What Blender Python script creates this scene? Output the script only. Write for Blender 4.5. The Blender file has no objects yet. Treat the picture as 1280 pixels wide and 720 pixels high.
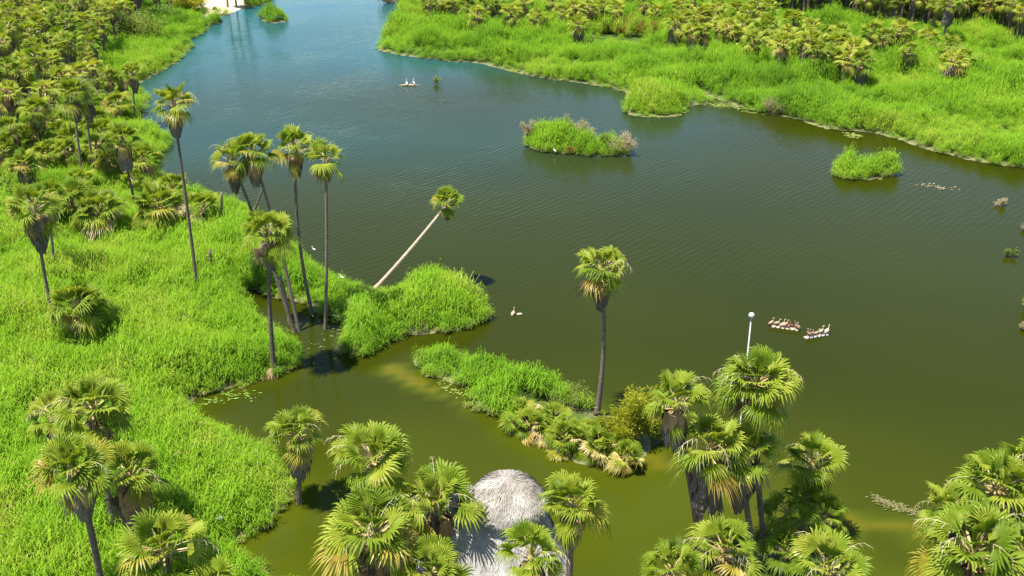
import bpy, math, random
import numpy as np
from mathutils import Vector, Matrix

S = bpy.context.scene
COL = S.collection
R_ = math.radians

# ------------------------------------------------------------------ camera
CAM_H, PITCH, FPX = 38.0, 24.0, 1300.0        # metres, degrees down, focal length in photo pixels (1280 wide)
cd = bpy.data.cameras.new('camera'); cam = bpy.data.objects.new('camera', cd); COL.objects.link(cam)
cam.location = (0, 0, CAM_H); cam.rotation_euler = (R_(90 - PITCH), 0, 0)
cd.sensor_width = 36.0; cd.lens = FPX / 1280 * 36.0; cd.clip_start = 0.5; cd.clip_end = 6000
S.camera = cam

# ------------------------------------------------------------------ sky and sun
SUN_EL, SUN_AZ = 71.0, -118.0                  # azimuth clockwise from +Y (where the sun stands)
wd = bpy.data.worlds.new('World'); S.world = wd; wd.use_nodes = True
nt = wd.node_tree; nt.nodes.clear()
sky = nt.nodes.new('ShaderNodeTexSky'); sky.sky_type = 'NISHITA'; sky.sun_disc = False
sky.sun_elevation = R_(SUN_EL); sky.sun_rotation = R_(SUN_AZ); sky.air_density = 1.0; sky.dust_density = 0.1; sky.ozone_density = 3.0
bg = nt.nodes.new('ShaderNodeBackground'); bg.inputs['Strength'].default_value = 0.095
wo = nt.nodes.new('ShaderNodeOutputWorld')
nt.links.new(sky.outputs[0], bg.inputs[0]); nt.links.new(bg.outputs[0], wo.inputs[0])
sl = bpy.data.lights.new('sun', 'SUN'); so = bpy.data.objects.new('sun', sl); COL.objects.link(so)
sl.energy = 4.6; sl.angle = R_(0.5); sl.color = (1.0, 0.955, 0.87)
tosun = Vector((math.cos(R_(SUN_EL)) * math.sin(R_(SUN_AZ)), math.cos(R_(SUN_EL)) * math.cos(R_(SUN_AZ)), math.sin(R_(SUN_EL))))
so.rotation_euler = tosun.to_track_quat('Z', 'Y').to_euler(); so.location = (-60, 40, 90)

S.view_settings.view_transform = 'Standard'; S.view_settings.look = 'None'
S.view_settings.gamma = 1.0; S.view_settings.use_curve_mapping = False
S.view_settings.exposure = 1.5
S.render.engine = 'CYCLES'
S.cycles.max_bounces = 6; S.cycles.transparent_max_bounces = 4

# ------------------------------------------------------------------ pixels to places
sp, cp = math.sin(R_(PITCH)), math.cos(R_(PITCH))
def ray(px, py):
    cx, cy = (px - 640) / FPX, (360 - py) / FPX
    return Vector((cx, cp + cy * sp, -sp + cy * cp))
def G(px, py, z=0.0):                           # point of the plane at height z
    d = ray(px, py); return Vector((0, 0, CAM_H)) + d * ((z - CAM_H) / d.z)
def AtY(px, py, y):                             # point at ground distance y
    d = ray(px, py); return Vector((0, 0, CAM_H)) + d * (y / d.y)
def project(x, y, z):
    zc = y * cp + (CAM_H - z) * sp
    yc = y * sp - (CAM_H - z) * cp
    return 640 + FPX * x / zc, 360 - FPX * yc / zc

# ------------------------------------------------------------------ noise and signed distance (numpy)
NRNG = np.random.default_rng(7)
_tab = NRNG.random((256, 256))
def vnoise(x, y, s):
    x = np.asarray(x) / s + 37.3; y = np.asarray(y) / s + 91.7
    xi = np.floor(x).astype(int); yi = np.floor(y).astype(int)
    fx = x - xi; fy = y - yi; fx = fx * fx * (3 - 2 * fx); fy = fy * fy * (3 - 2 * fy)
    a = _tab[xi % 256, yi % 256]; b = _tab[(xi + 1) % 256, yi % 256]
    c = _tab[xi % 256, (yi + 1) % 256]; d = _tab[(xi + 1) % 256, (yi + 1) % 256]
    return (a * (1 - fx) + b * fx) * (1 - fy) + (c * (1 - fx) + d * fx) * fy
def sstep(a, b, x):
    t = np.clip((np.asarray(x, float) - a) / (b - a), 0, 1); return t * t * (3 - 2 * t)
def poly_sd(P, x, y):                           # inside positive
    x = np.asarray(x, float); y = np.asarray(y, float)
    d = np.full(x.shape, 1e9); ins = np.zeros(x.shape, bool); n = len(P)
    for i in range(n):
        ax, ay = P[i]; bx, by = P[(i + 1) % n]
        ex, ey = bx - ax, by - ay; L = ex * ex + ey * ey + 1e-12
        t = np.clip(((x - ax) * ex + (y - ay) * ey) / L, 0, 1)
        d = np.minimum(d, (x - ax - t * ex) ** 2 + (y - ay - t * ey) ** 2)
        if ay != by:
            c = (ay > y) != (by > y)
            ins ^= c & (x < ex * (y - ay) / (by - ay) + ax)
    d = np.sqrt(d); return np.where(ins, d, -d)
def seg_d(P, x, y):
    d = np.full(np.shape(x), 1e9)
    for (ax, ay), (bx, by) in zip(P[:-1], P[1:]):
        ex, ey = bx - ax, by - ay; L = ex * ex + ey * ey + 1e-12
        t = np.clip(((x - ax) * ex + (y - ay) * ey) / L, 0, 1)
        d = np.minimum(d, np.hypot(x - ax - t * ex, y - ay - t * ey))
    return d
def gp(l): return [tuple(G(*p)[:2]) for p in l]

LEFT = [(600, -200), (600, 44), (60, 44)] + gp([(1078, 735), (1060, 702), (1040, 674), (1000, 662), (975, 668), (955, 690), (900, 708), (880, 735)]) \
    + [(8, 44.0), (-11, 44.0)] + gp([(262, 692), (300, 674), (335, 655), (358, 632), (360, 608), (345, 588),
    (305, 560), (262, 542), (234, 526), (228, 508), (243, 495), (285, 485), (318, 472), (345, 468), (366, 462), (372, 448), (362, 430),
    (350, 415), (328, 402), (316, 390), (302, 370), (310, 359), (328, 366), (350, 373), (382, 378), (392, 390), (420, 396), (434, 408),
    (430, 425), (436, 442), (462, 440), (482, 428), (505, 418), (535, 416), (565, 415), (592, 405), (606, 394), (600, 380), (575, 365),
    (545, 350), (500, 362), (450, 362), (418, 355), (395, 340), (372, 318), (350, 298), (325, 278), (285, 262), (240, 250), (212, 240),
    (196, 222), (196, 202), (205, 187), (213, 178), (203, 168), (180, 160), (168, 146), (175, 137), (186, 130), (180, 121), (168, 108),
    (185, 98), (205, 88), (228, 72), (240, 58), (234, 52), (252, 42), (259, 34), (246, 24), (262, 20), (282, 20), (290, 16), (300, 12),
    (316, 9), (335, 3), (345, -8)]) + [(-58, 300), (-48, 350), (-40, 420), (-40, 700), (-700, 700), (-700, -200)]
RIGHT = [(-48, 700), (-48, 400), (-30, 340)] + gp([(503, -20), (498, 2), (503, 18), (492, 38), (478, 53), (473, 63), (500, 69), (540, 74),
    (562, 77), (600, 79), (640, 90), (680, 98), (735, 105), (765, 110), (790, 118), (783, 143), (815, 147), (850, 145), (862, 132), (888, 130), (880, 117),
    (905, 128), (940, 138), (975, 145), (1000, 150), (1030, 161), (1090, 166), (1130, 177), (1160, 187), (1200, 197), (1240, 205), (1300, 213)]) \
    + [(85, 117), (160, 112), (600, 110), (600, 700)]
ISLA = gp([(656, 181), (672, 190), (710, 193), (750, 196), (785, 194), (784, 187), (745, 183), (715, 176), (680, 172), (658, 173)])
ISLB = gp([(1040, 216), (1060, 223), (1088, 226), (1118, 217), (1115, 211), (1085, 212), (1050, 207)])
SPIT = gp([(518, 452), (540, 470), (568, 480), (600, 490), (596, 510), (612, 516), (632, 518), (638, 540), (690, 566), (730, 580), (772, 582),
    (800, 576), (818, 560), (812, 540), (775, 525), (735, 512), (690, 492), (650, 474), (600, 458), (560, 446), (530, 441)])
ISLC = gp([(325, 25), (340, 29), (360, 27), (358, 23), (340, 22), (327, 22)])
ISLD = gp([(260, 29), (268, 32), (277, 28), (276, 25), (262, 26)])
LANDS = [LEFT, RIGHT, ISLA, ISLB, SPIT, ISLC, ISLD]
SHOALS = [(gp([(488, 460), (520, 478), (550, 494), (592, 510)]), 1.0), (gp([(1062, 652), (1100, 657), (1160, 664)]), 1.3),
          (gp([(805, 572), (850, 582), (900, 606)]), 1.2)]
def land_sd(x, y):
    d = poly_sd(LANDS[0], x, y)
    for P in LANDS[1:]: d = np.maximum(d, poly_sd(P, x, y))
    return d
def height(x, y, sd=None):
    if sd is None: sd = land_sd(x, y)
    sdn = sd + (vnoise(x, y, 2.3) - .5) * .7
    z = -1.7 + 1.7 * sstep(-3.2, 0, sdn) + .22 * sstep(0, 1.2, sdn)
    z = z + sstep(1, 6, sd) * (vnoise(x, y, 8) * np.where(y > 125, 1.1, .5) - .1)
    for P, w in SHOALS:
        d = seg_d(P, x, y) + (vnoise(x, y, 1.7) - .5) * 1.2
        z = np.maximum(z, -1.7 + 1.5 * np.exp(-(np.clip(d, 0, None) / w) ** 2))
    return z
def hz(x, y): return float(height(np.array([x]), np.array([y]))[0])

# ------------------------------------------------------------------ object helpers
def tag(o, label=None, cat=None, group=None, kind=None):
    if label: o['label'] = label
    if cat: o['category'] = cat
    if group: o['group'] = group
    if kind: o['kind'] = kind
    return o
def mesh_of(name, V, F, mats=(), MI=None, smooth=False):
    me = bpy.data.meshes.new(name)
    me.from_pydata([tuple(v) for v in V], [], F)
    for m in mats: me.materials.append(m)
    if MI is not None: me.polygons.foreach_set('material_index', np.asarray(MI, dtype=np.int32))
    if smooth: me.polygons.foreach_set('use_smooth', np.ones(len(me.polygons), bool))
    me.update(); return me
def link(name, me, parent=None, loc=None):
    o = bpy.data.objects.new(name, me); COL.objects.link(o)
    if parent is not None: o.parent = parent
    if loc is not None: o.location = loc
    return o
def empty(name, loc):
    o = bpy.data.objects.new(name, None); COL.objects.link(o); o.location = loc; o.empty_display_size = .3; return o
class MB:
    def __init__(s): s.V = []; s.F = []; s.M = []
    def add(s, V, F, mi=0):
        b = len(s.V); s.V.extend([tuple(v) for v in V]); s.F.extend([tuple(i + b for i in f) for f in F])
        s.M.extend(list(mi) if hasattr(mi, '__len__') else [mi] * len(F))
    def tube(s, P, rad, n=6, mi=0, cap=True):
        P = [Vector(p) for p in P]; V = []; F = []; m = len(P)
        ref = Vector((0.31, 0.95, 0.1))
        for i, p in enumerate(P):
            t = (P[min(i + 1, m - 1)] - P[max(i - 1, 0)]).normalized()
            u = t.cross(ref)
            if u.length < 1e-3: u = t.cross(Vector((1, 0, 0)))
            u.normalize(); w = t.cross(u)
            r = rad[i] if hasattr(rad, '__len__') else rad
            for k in range(n):
                a = 2 * math.pi * k / n; V.append(p + u * (math.cos(a) * r) + w * (math.sin(a) * r))
        for i in range(m - 1):
            for k in range(n):
                F.append((i * n + k, i * n + (k + 1) % n, (i + 1) * n + (k + 1) % n, (i + 1) * n + k))
        if cap: F.append(tuple(range(n - 1, -1, -1))); F.append(tuple((m - 1) * n + k for k in range(n)))
        s.add(V, F, mi)
    def mesh(s, name, mats, smooth=False): return mesh_of(name, s.V, s.F, mats, s.M, smooth)

# ------------------------------------------------------------------ materials
def newmat(name):
    m = bpy.data.materials.new(name); m.use_nodes = True; t = m.node_tree; t.nodes.clear()
    out = t.nodes.new('ShaderNodeOutputMaterial'); return m, t, out
def N(t, kind, **kw):
    n = t.nodes.new(kind)
    for k, v in kw.items(): setattr(n, k, v)
    return n
def noise(t, scale, detail=3, coord=None):
    n = N(t, 'ShaderNodeTexNoise'); n.inputs['Scale'].default_value = scale; n.inputs['Detail'].default_value = detail
    if coord is not None: t.links.new(coord, n.inputs['Vector'])
    return n
def ramp(t, fac, stops):
    r = N(t, 'ShaderNodeValToRGB'); e = r.color_ramp.elements
    e[0].position, e[0].color = stops[0][0], (*stops[0][1], 1); e[1].position, e[1].color = stops[-1][0], (*stops[-1][1], 1)
    for p, c in stops[1:-1]:
        q = e.new(p); q.color = (*c, 1)
    t.links.new(fac, r.inputs[0]); return r
def mixc(t, fac, a, b, mode='MIX'):
    m = N(t, 'ShaderNodeMix', data_type='RGBA', blend_type=mode)
    for sck, v in ((m.inputs[0], fac), (m.inputs[6], a), (m.inputs[7], b)):
        if isinstance(v, (int, float)): sck.default_value = v
        elif isinstance(v, tuple): sck.default_value = (*v, 1)
        else: t.links.new(v, sck)
    return m.outputs[2]
def math_(t, op, a, b=0.0):
    m = N(t, 'ShaderNodeMath', operation=op)
    for sck, v in ((m.inputs[0], a), (m.inputs[1], b)):
        if isinstance(v, (int, float)): sck.default_value = v
        else: t.links.new(v, sck)
    return m.outputs[0]
def leaf_mat(name, stops, transl=.3, rough=.42, spec=.4, inst=False, mottle=.35, nscale=3.0):
    m, t, out = newmat(name)
    co = N(t, 'ShaderNodeTexCoord')
    if inst:
        at = N(t, 'ShaderNodeAttribute', attribute_type='INSTANCER', attribute_name='tint'); rnd = at.outputs['Fac']
    else:
        rnd = N(t, 'ShaderNodeObjectInfo').outputs['Random']
    nz = noise(t, nscale, 2, co.outputs['Object'])
    f = math_(t, 'ADD', math_(t, 'MULTIPLY', rnd, 1 - mottle), math_(t, 'MULTIPLY', nz.outputs['Fac'], mottle))
    c = ramp(t, f, stops).outputs[0]
    b = N(t, 'ShaderNodeBsdfPrincipled'); b.inputs['Roughness'].default_value = rough
    b.inputs['Specular IOR Level'].default_value = spec
    t.links.new(c, b.inputs['Base Color'])
    tr = N(t, 'ShaderNodeBsdfTranslucent'); t.links.new(mixc(t, 1.0, c, (1.0, .95, .45), 'MULTIPLY'), tr.inputs['Color'])
    mx = N(t, 'ShaderNodeMixShader'); mx.inputs[0].default_value = transl
    t.links.new(b.outputs[0], mx.inputs[1]); t.links.new(tr.outputs[0], mx.inputs[2]); t.links.new(mx.outputs[0], out.inputs[0])
    return m
def solid_mat(name, stops, scale=4.0, rough=.8, bump=0.0, bscale=20.0, stretch=None, rand=0.0, spec=.3, metal=0.0):
    m, t, out = newmat(name); co = N(t, 'ShaderNodeTexCoord'); v = co.outputs['Object']
    if stretch:
        mp = N(t, 'ShaderNodeMapping'); mp.inputs['Scale'].default_value = stretch; t.links.new(v, mp.inputs[0]); v = mp.outputs[0]
    nz = noise(t, scale, 4, v); f = nz.outputs['Fac']
    if rand:
        f = math_(t, 'ADD', f, math_(t, 'MULTIPLY', math_(t, 'SUBTRACT', N(t, 'ShaderNodeObjectInfo').outputs['Random'], .5), rand))
    b = N(t, 'ShaderNodeBsdfPrincipled'); b.inputs['Roughness'].default_value = rough; b.inputs['Specular IOR Level'].default_value = spec
    b.inputs['Metallic'].default_value = metal
    t.links.new(ramp(t, f, stops).outputs[0], b.inputs['Base Color'])
    if bump:
        n2 = noise(t, bscale, 4, v); bp = N(t, 'ShaderNodeBump'); bp.inputs['Strength'].default_value = bump; bp.inputs['Distance'].default_value = .05
        t.links.new(n2.outputs['Fac'], bp.inputs['Height']); t.links.new(bp.outputs[0], b.inputs['Normal'])
    t.links.new(b.outputs[0], out.inputs[0]); return m

M_FROND = leaf_mat('frond_green', [(.12, (.115, .185, .011)), (.45, (.21, .285, .020)), (.85, (.33, .37, .040))], .5, .48, .2)
M_FRONDY = leaf_mat('frond_yellowing', [(.15, (.24, .27, .024)), (.5, (.33, .30, .034)), (.85, (.39, .27, .06))], .42)
M_FRONDD = leaf_mat('frond_dead', [(.15, (.10, .072, .045)), (.5, (.20, .14, .085)), (.85, (.33, .23, .14))], .12, .7, .2)
M_FRONDW = leaf_mat('frond_bleached', [(.15, (.42, .36, .10)), (.5, (.50, .40, .17)), (.85, (.55, .41, .24))], .3, .6, .2)
M_PETI = solid_mat('petiole', [(.3, (.20, .19, .05)), (.6, (.34, .25, .10)), (.8, (.42, .28, .14))], 6, .5, rand=.5)
M_STALK = solid_mat('flower_stalk', [(.3, (.36, .30, .16)), (.7, (.50, .42, .26))], 6, .6, rand=.3)
M_SKIRT = solid_mat('dead_thatch', [(.25, (.050, .042, .036)), (.5, (.115, .092, .072)), (.75, (.20, .155, .115))], 5, .85, stretch=(5, 5, .8), rand=.25)
M_SKIRTB = solid_mat('tan_thatch', [(.25, (.13, .080, .035)), (.5, (.24, .15, .06)), (.75, (.34, .22, .10))], 5, .8, stretch=(5, 5, .8), rand=.3)
M_TRUNK = solid_mat('palm_trunk', [(.25, (.070, .052, .040)), (.5, (.135, .100, .076)), (.8, (.22, .165, .125))], 3, .85, bump=.6, bscale=9, stretch=(1, 1, 4), rand=.25)
M_TRUNKP = solid_mat('pale_trunk', [(.25, (.26, .19, .13)), (.5, (.38, .29, .20)), (.8, (.46, .37, .27))], 3, .8, bump=.5, bscale=9, stretch=(1, 1, 4))
M_REED = leaf_mat('reed_leaf', [(.05, (.085, .185, .010)), (.40, (.165, .325, .012)), (.70, (.225, .375, .018)), (.90, (.30, .37, .04))], .40, .6, .12, inst=True, mottle=.25, nscale=1.2)
M_REEDD = leaf_mat('reed_straw', [(.1, (.16, .15, .05)), (.5, (.28, .24, .09)), (.9, (.38, .30, .14))], .25, .6, .2, inst=True)
M_CULM = solid_mat('reed_culm', [(.3, (.10, .17, .02)), (.7, (.20, .24, .05))], 5, .6)
M_BUSHY = leaf_mat('bush_yellow', [(.1, (.30, .33, .025)), (.5, (.42, .42, .045)), (.9, (.50, .48, .08))], .5, .6, .15)
M_BUSHG = leaf_mat('bush_green', [(.1, (.06, .14, .012)), (.5, (.12, .22, .02)), (.9, (.19, .28, .04))], .3)
M_BUSHO = leaf_mat('bush_olive', [(.1, (.13, .19, .03)), (.5, (.21, .27, .05)), (.9, (.30, .33, .09))], .4, .6, .15)
M_BUSHD = leaf_mat('bush_dry', [(.1, (.28, .24, .14)), (.5, (.40, .34, .21)), (.9, (.50, .43, .29))], .4, .7, .15)
M_BUSHR = leaf_mat('bush_rust', [(.1, (.23, .16, .045)), (.5, (.30, .15, .055)), (.9, (.35, .20, .06))], .35, .7, .15)
M_TWIG = solid_mat('twig', [(.3, (.09, .065, .04)), (.7, (.2, .15, .1))], 6)
M_WHITE = solid_mat('white_paint', [(.3, (.72, .72, .70)), (.7, (.82, .82, .80))], 3, .4, spec=.5)
M_GLOBE = solid_mat('lamp_globe', [(.3, (.48, .48, .47)), (.7, (.56, .56, .55))], 2, .25, spec=.5)
M_STEEL = solid_mat('painted_steel', [(.3, (.27, .30, .32)), (.7, (.36, .385, .40))], 3, .45, spec=.5)
M_CONC = solid_mat('concrete', [(.3, (.25, .24, .22)), (.7, (.38, .36, .33))], 5, .9, .3)
M_WOOD = solid_mat('weathered_wood', [(.3, (.12, .085, .05)), (.7, (.28, .21, .14))], 8, .8, .4, stretch=(1, 1, .3))
M_LOG = solid_mat('pale_log', [(.3, (.34, .22, .13)), (.7, (.50, .36, .24))], 6, .8, .4)
M_BIRDB = solid_mat('brown_plumage', [(.3, (.16, .075, .045)), (.55, (.30, .15, .09)), (.8, (.42, .24, .15))], 7, .7, rand=.9)
M_BIRDW = solid_mat('white_plumage', [(.3, (.70, .69, .66)), (.7, (.82, .81, .78))], 7, .7)
M_BIRDT = solid_mat('pale_plumage', [(.3, (.24, .18, .12)), (.7, (.42, .34, .24))], 5, .7, rand=.6)
M_FOAM = solid_mat('cream_foam', [(.3, (.34, .28, .17)), (.7, (.48, .42, .28))], 3, .6)
M_BLUE = solid_mat('pale_blue_tarp', [(.3, (.16, .27, .36)), (.7, (.26, .38, .46))], 2, .5)
M_ROCK = solid_mat('dark_rock', [(.3, (.03, .028, .025)), (.7, (.08, .07, .06))], 4, .9)
M_BAG = solid_mat('white_plastic', [(.3, (.20, .23, .26)), (.7, (.32, .35, .38))], 4, .5, spec=.3)

def thatch_mat(name, stops):
    m, t, out = newmat(name); co = N(t, 'ShaderNodeTexCoord')
    nz = noise(t, .9, 6, co.outputs['Object']); n2 = noise(t, 28, 2, co.outputs['Object'])
    f = math_(t, 'ADD', math_(t, 'MULTIPLY', nz.outputs['Fac'], .62), math_(t, 'MULTIPLY', n2.outputs['Fac'], .38))
    b = N(t, 'ShaderNodeBsdfPrincipled'); b.inputs['Roughness'].default_value = .9; b.inputs['Specular IOR Level'].default_value = .15
    t.links.new(ramp(t, f, stops).outputs[0], b.inputs['Base Color']); t.links.new(b.outputs[0], out.inputs[0]); return m
M_THATCH = thatch_mat('roof_thatch', [(.36, (.13, .115, .10)), (.5, (.26, .245, .225)), (.64, (.37, .355, .33))])
M_THATCHC = thatch_mat('cap_thatch', [(.36, (.13, .105, .08)), (.5, (.26, .235, .20)), (.64, (.38, .355, .315))])

# ground: damp mud and leaf litter, sand on the far beach
m, t, out = newmat('ground_mud'); co = N(t, 'ShaderNodeTexCoord'); v = co.outputs['Object']
n1 = noise(t, .25, 4, v); n2 = noise(t, 3.0, 5, v)
mud = ramp(t, math_(t, 'ADD', math_(t, 'MULTIPLY', n1.outputs['Fac'], .6), math_(t, 'MULTIPLY', n2.outputs['Fac'], .4)),
           [(.3, (.024, .042, .007)), (.5, (.042, .072, .010)), (.7, (.085, .095, .022))]).outputs[0]
sandc = ramp(t, n2.outputs['Fac'], [(.3, (.46, .33, .20)), (.7, (.62, .48, .33))]).outputs[0]
at = N(t, 'ShaderNodeAttribute', attribute_name='sand')
b = N(t, 'ShaderNodeBsdfPrincipled'); b.inputs['Roughness'].default_value = .95; b.inputs['Specular IOR Level'].default_value = .15
t.links.new(mixc(t, at.outputs['Fac'], mud, sandc), b.inputs['Base Color'])
bp = N(t, 'ShaderNodeBump'); bp.inputs['Strength'].default_value = .5; bp.inputs['Distance'].default_value = .1
t.links.new(n2.outputs['Fac'], bp.inputs['Height']); t.links.new(bp.outputs[0], b.inputs['Normal'])
t.links.new(b.outputs[0], out.inputs[0]); M_GROUND = m

# water: turbid olive body, weakened Fresnel reflection with sky teal painted into the far body, wind ripples
m, t, out = newmat('lagoon_water'); co = N(t, 'ShaderNodeTexCoord'); v = co.outputs['Object']
at = N(t, 'ShaderNodeAttribute', attribute_name='shallow')
nb = noise(t, .035, 4, v)
deep = ramp(t, nb.outputs['Fac'], [(.3, (.0155, .0200, .0012)), (.7, (.0195, .0240, .0014))]).outputs[0]
at2 = N(t, 'ShaderNodeAttribute', attribute_name='clear')  # far teal: own turquoise plus sky reflection painted into the body colour
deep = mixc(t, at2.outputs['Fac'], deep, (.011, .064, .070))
mid = mixc(t, math_(t, 'MINIMUM', math_(t, 'MULTIPLY', at.outputs['Fac'], 2.0), 1.0), deep, (.038, .048, .0026))
body = mixc(t, math_(t, 'MAXIMUM', math_(t, 'SUBTRACT', math_(t, 'MULTIPLY', at.outputs['Fac'], 2.0), 1.0), 0.0), mid, (.090, .076, .006))
b = N(t, 'ShaderNodeBsdfPrincipled'); b.inputs['Roughness'].default_value = .10; b.inputs['IOR'].default_value = 1.333; b.inputs['Specular IOR Level'].default_value = .07
t.links.new(body, b.inputs['Base Color'])
mp = N(t, 'ShaderNodeMapping'); mp0 = N(t, 'ShaderNodeMapping'); mp0.inputs['Rotation'].default_value = (0, 0, R_(-48)); t.links.new(v, mp0.inputs[0])
mp.inputs['Scale'].default_value = (.5, 1.5, 1); t.links.new(mp0.outputs[0], mp.inputs[0])
w1 = noise(t, 1.5, 3, mp.outputs[0]); w2 = noise(t, .06, 2, v); w3 = noise(t, .45, 2, mp.outputs[0])
wv = N(t, 'ShaderNodeTexWave', wave_type='BANDS', bands_direction='Y'); t.links.new(mp0.outputs[0], wv.inputs['Vector'])
wv.inputs['Scale'].default_value = .40; wv.inputs['Distortion'].default_value = 7.0; wv.inputs['Detail'].default_value = 2.0; wv.inputs['Detail Scale'].default_value = .55
hsum = math_(t, 'ADD', math_(t, 'ADD', math_(t, 'MULTIPLY', w1.outputs['Fac'], .8), math_(t, 'MULTIPLY', wv.outputs['Fac'], .30)), math_(t, 'MULTIPLY', w3.outputs['Fac'], .6))
bp = N(t, 'ShaderNodeBump'); bp.inputs['Distance'].default_value = .11
at3 = N(t, 'ShaderNodeAttribute', attribute_name='wind')      # open water is ruffled, the channel behind the spit lies sheltered
t.links.new(math_(t, 'MULTIPLY', ramp(t, w2.outputs['Fac'], [(.35, (.16,) * 3), (.65, (.52,) * 3)]).outputs[0], at3.outputs['Fac']), bp.inputs['Strength'])
t.links.new(hsum, bp.inputs['Height']); t.links.new(bp.outputs[0], b.inputs['Normal'])
t.links.new(b.outputs[0], out.inputs[0]); M_WATER = m

# ------------------------------------------------------------------ ground and water sheets
def axis(lo, hi, step, outs_lo, outs_hi): return np.array(outs_lo + list(np.arange(lo, hi + 1e-6, step)) + outs_hi)
GX = axis(-130, 130, .9, [-4000, -1500, -600, -300, -180], [180, 300, 600, 1500, 4000])
GY = axis(30, 300, .9, [-1500, -500, -150, -30], [360, 480, 800, 1600, 4000])
XX, YY = np.meshgrid(GX, GY, indexing='xy'); nx, ny = len(GX), len(GY)
SD = land_sd(XX.ravel(), YY.ravel()); ZZ = height(XX.ravel(), YY.ravel(), SD)
idx = np.arange(nx * ny).reshape(ny, nx)
quads = np.stack([idx[:-1, :-1], idx[:-1, 1:], idx[1:, 1:], idx[1:, :-1]], -1).reshape(-1, 4)
def grid_mesh(name, z, q, mat):
    me = bpy.data.meshes.new(name); co = np.stack([XX.ravel(), YY.ravel(), z], 1)
    me.vertices.add(len(co)); me.vertices.foreach_set('co', co.ravel())
    me.loops.add(q.size); me.loops.foreach_set('vertex_index', q.ravel().astype(np.int32))
    me.polygons.add(len(q)); me.polygons.foreach_set('loop_start', np.arange(0, q.size, 4, dtype=np.int32))
    me.polygons.foreach_set('use_smooth', np.ones(len(q), bool))
    me.materials.append(mat); me.update(); me.validate(); return me
beach = np.array(gp([(232, 20), (245, 15), (262, 20), (292, 17), (310, 11), (312, 2), (300, -6), (240, -10)]))
sandm = sstep(-1.5, 1.5, poly_sd([tuple(p) for p in beach], XX.ravel(), YY.ravel()) + (vnoise(XX.ravel(), YY.ravel(), 4) - .5) * 4)
hutc = AtY(634, 598, 43.0)
sandm = np.maximum(sandm, sstep(9, 6, np.hypot(XX.ravel() - hutc.x, YY.ravel() - hutc.y + 3)) * .8)
sandm = np.maximum(sandm, .22 * sstep(-1.4, -.2, SD) * sstep(1.2, .1, SD))
gm = grid_mesh('ground', ZZ, quads, M_GROUND)
a = gm.attributes.new('sand', 'FLOAT', 'POINT'); a.data.foreach_set('value', sandm.astype(np.float32))
tag(link('ground', gm), 'muddy green lagoon bed and banks', kind='structure')
nearb = sstep(78, 50, YY.ravel()) * sstep(34, 8, XX.ravel()) * .24 + sstep(66, 50, YY.ravel()) * .18
depth = -ZZ
shal = np.clip(nearb + .16 * (vnoise(XX.ravel(), YY.ravel(), 6) - .5) * nearb / .2 + .22 * sstep(-2.5, 0, SD) * sstep(90, 60, YY.ravel()), 0, .5)
for P, w in SHOALS:
    d = seg_d(P, XX.ravel(), YY.ravel()) + (vnoise(XX.ravel(), YY.ravel(), 1.7) - .5) * 1.6 + (vnoise(XX.ravel(), YY.ravel(), 4) - .5) * 1.4
    shal = np.maximum(shal, .85 * np.exp(-(np.clip(d, 0, None) / (w * 1.0)) ** 2))
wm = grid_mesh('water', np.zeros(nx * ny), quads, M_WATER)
a = wm.attributes.new('shallow', 'FLOAT', 'POINT'); a.data.foreach_set('value', shal.astype(np.float32))
sky_teal = .9 * sstep(120, 250, YY.ravel() + (vnoise(XX.ravel(), YY.ravel(), 30) - .5) * 60 - XX.ravel() * .35) 
wind = .14 + .86 * sstep(58, 105, YY.ravel() + (vnoise(XX.ravel(), YY.ravel(), 14) - .5) * 22 - np.abs(XX.ravel() + 8) * .15)
a = wm.attributes.new('wind', 'FLOAT', 'POINT'); a.data.foreach_set('value', wind.astype(np.float32))
a = wm.attributes.new('clear', 'FLOAT', 'POINT'); a.data.foreach_set('value', sky_teal.astype(np.float32))  # weight of the far teal, partly painted sky reflection
tag(link('water', wm), 'olive green lagoon water with wind ripples', kind='structure')

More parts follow.
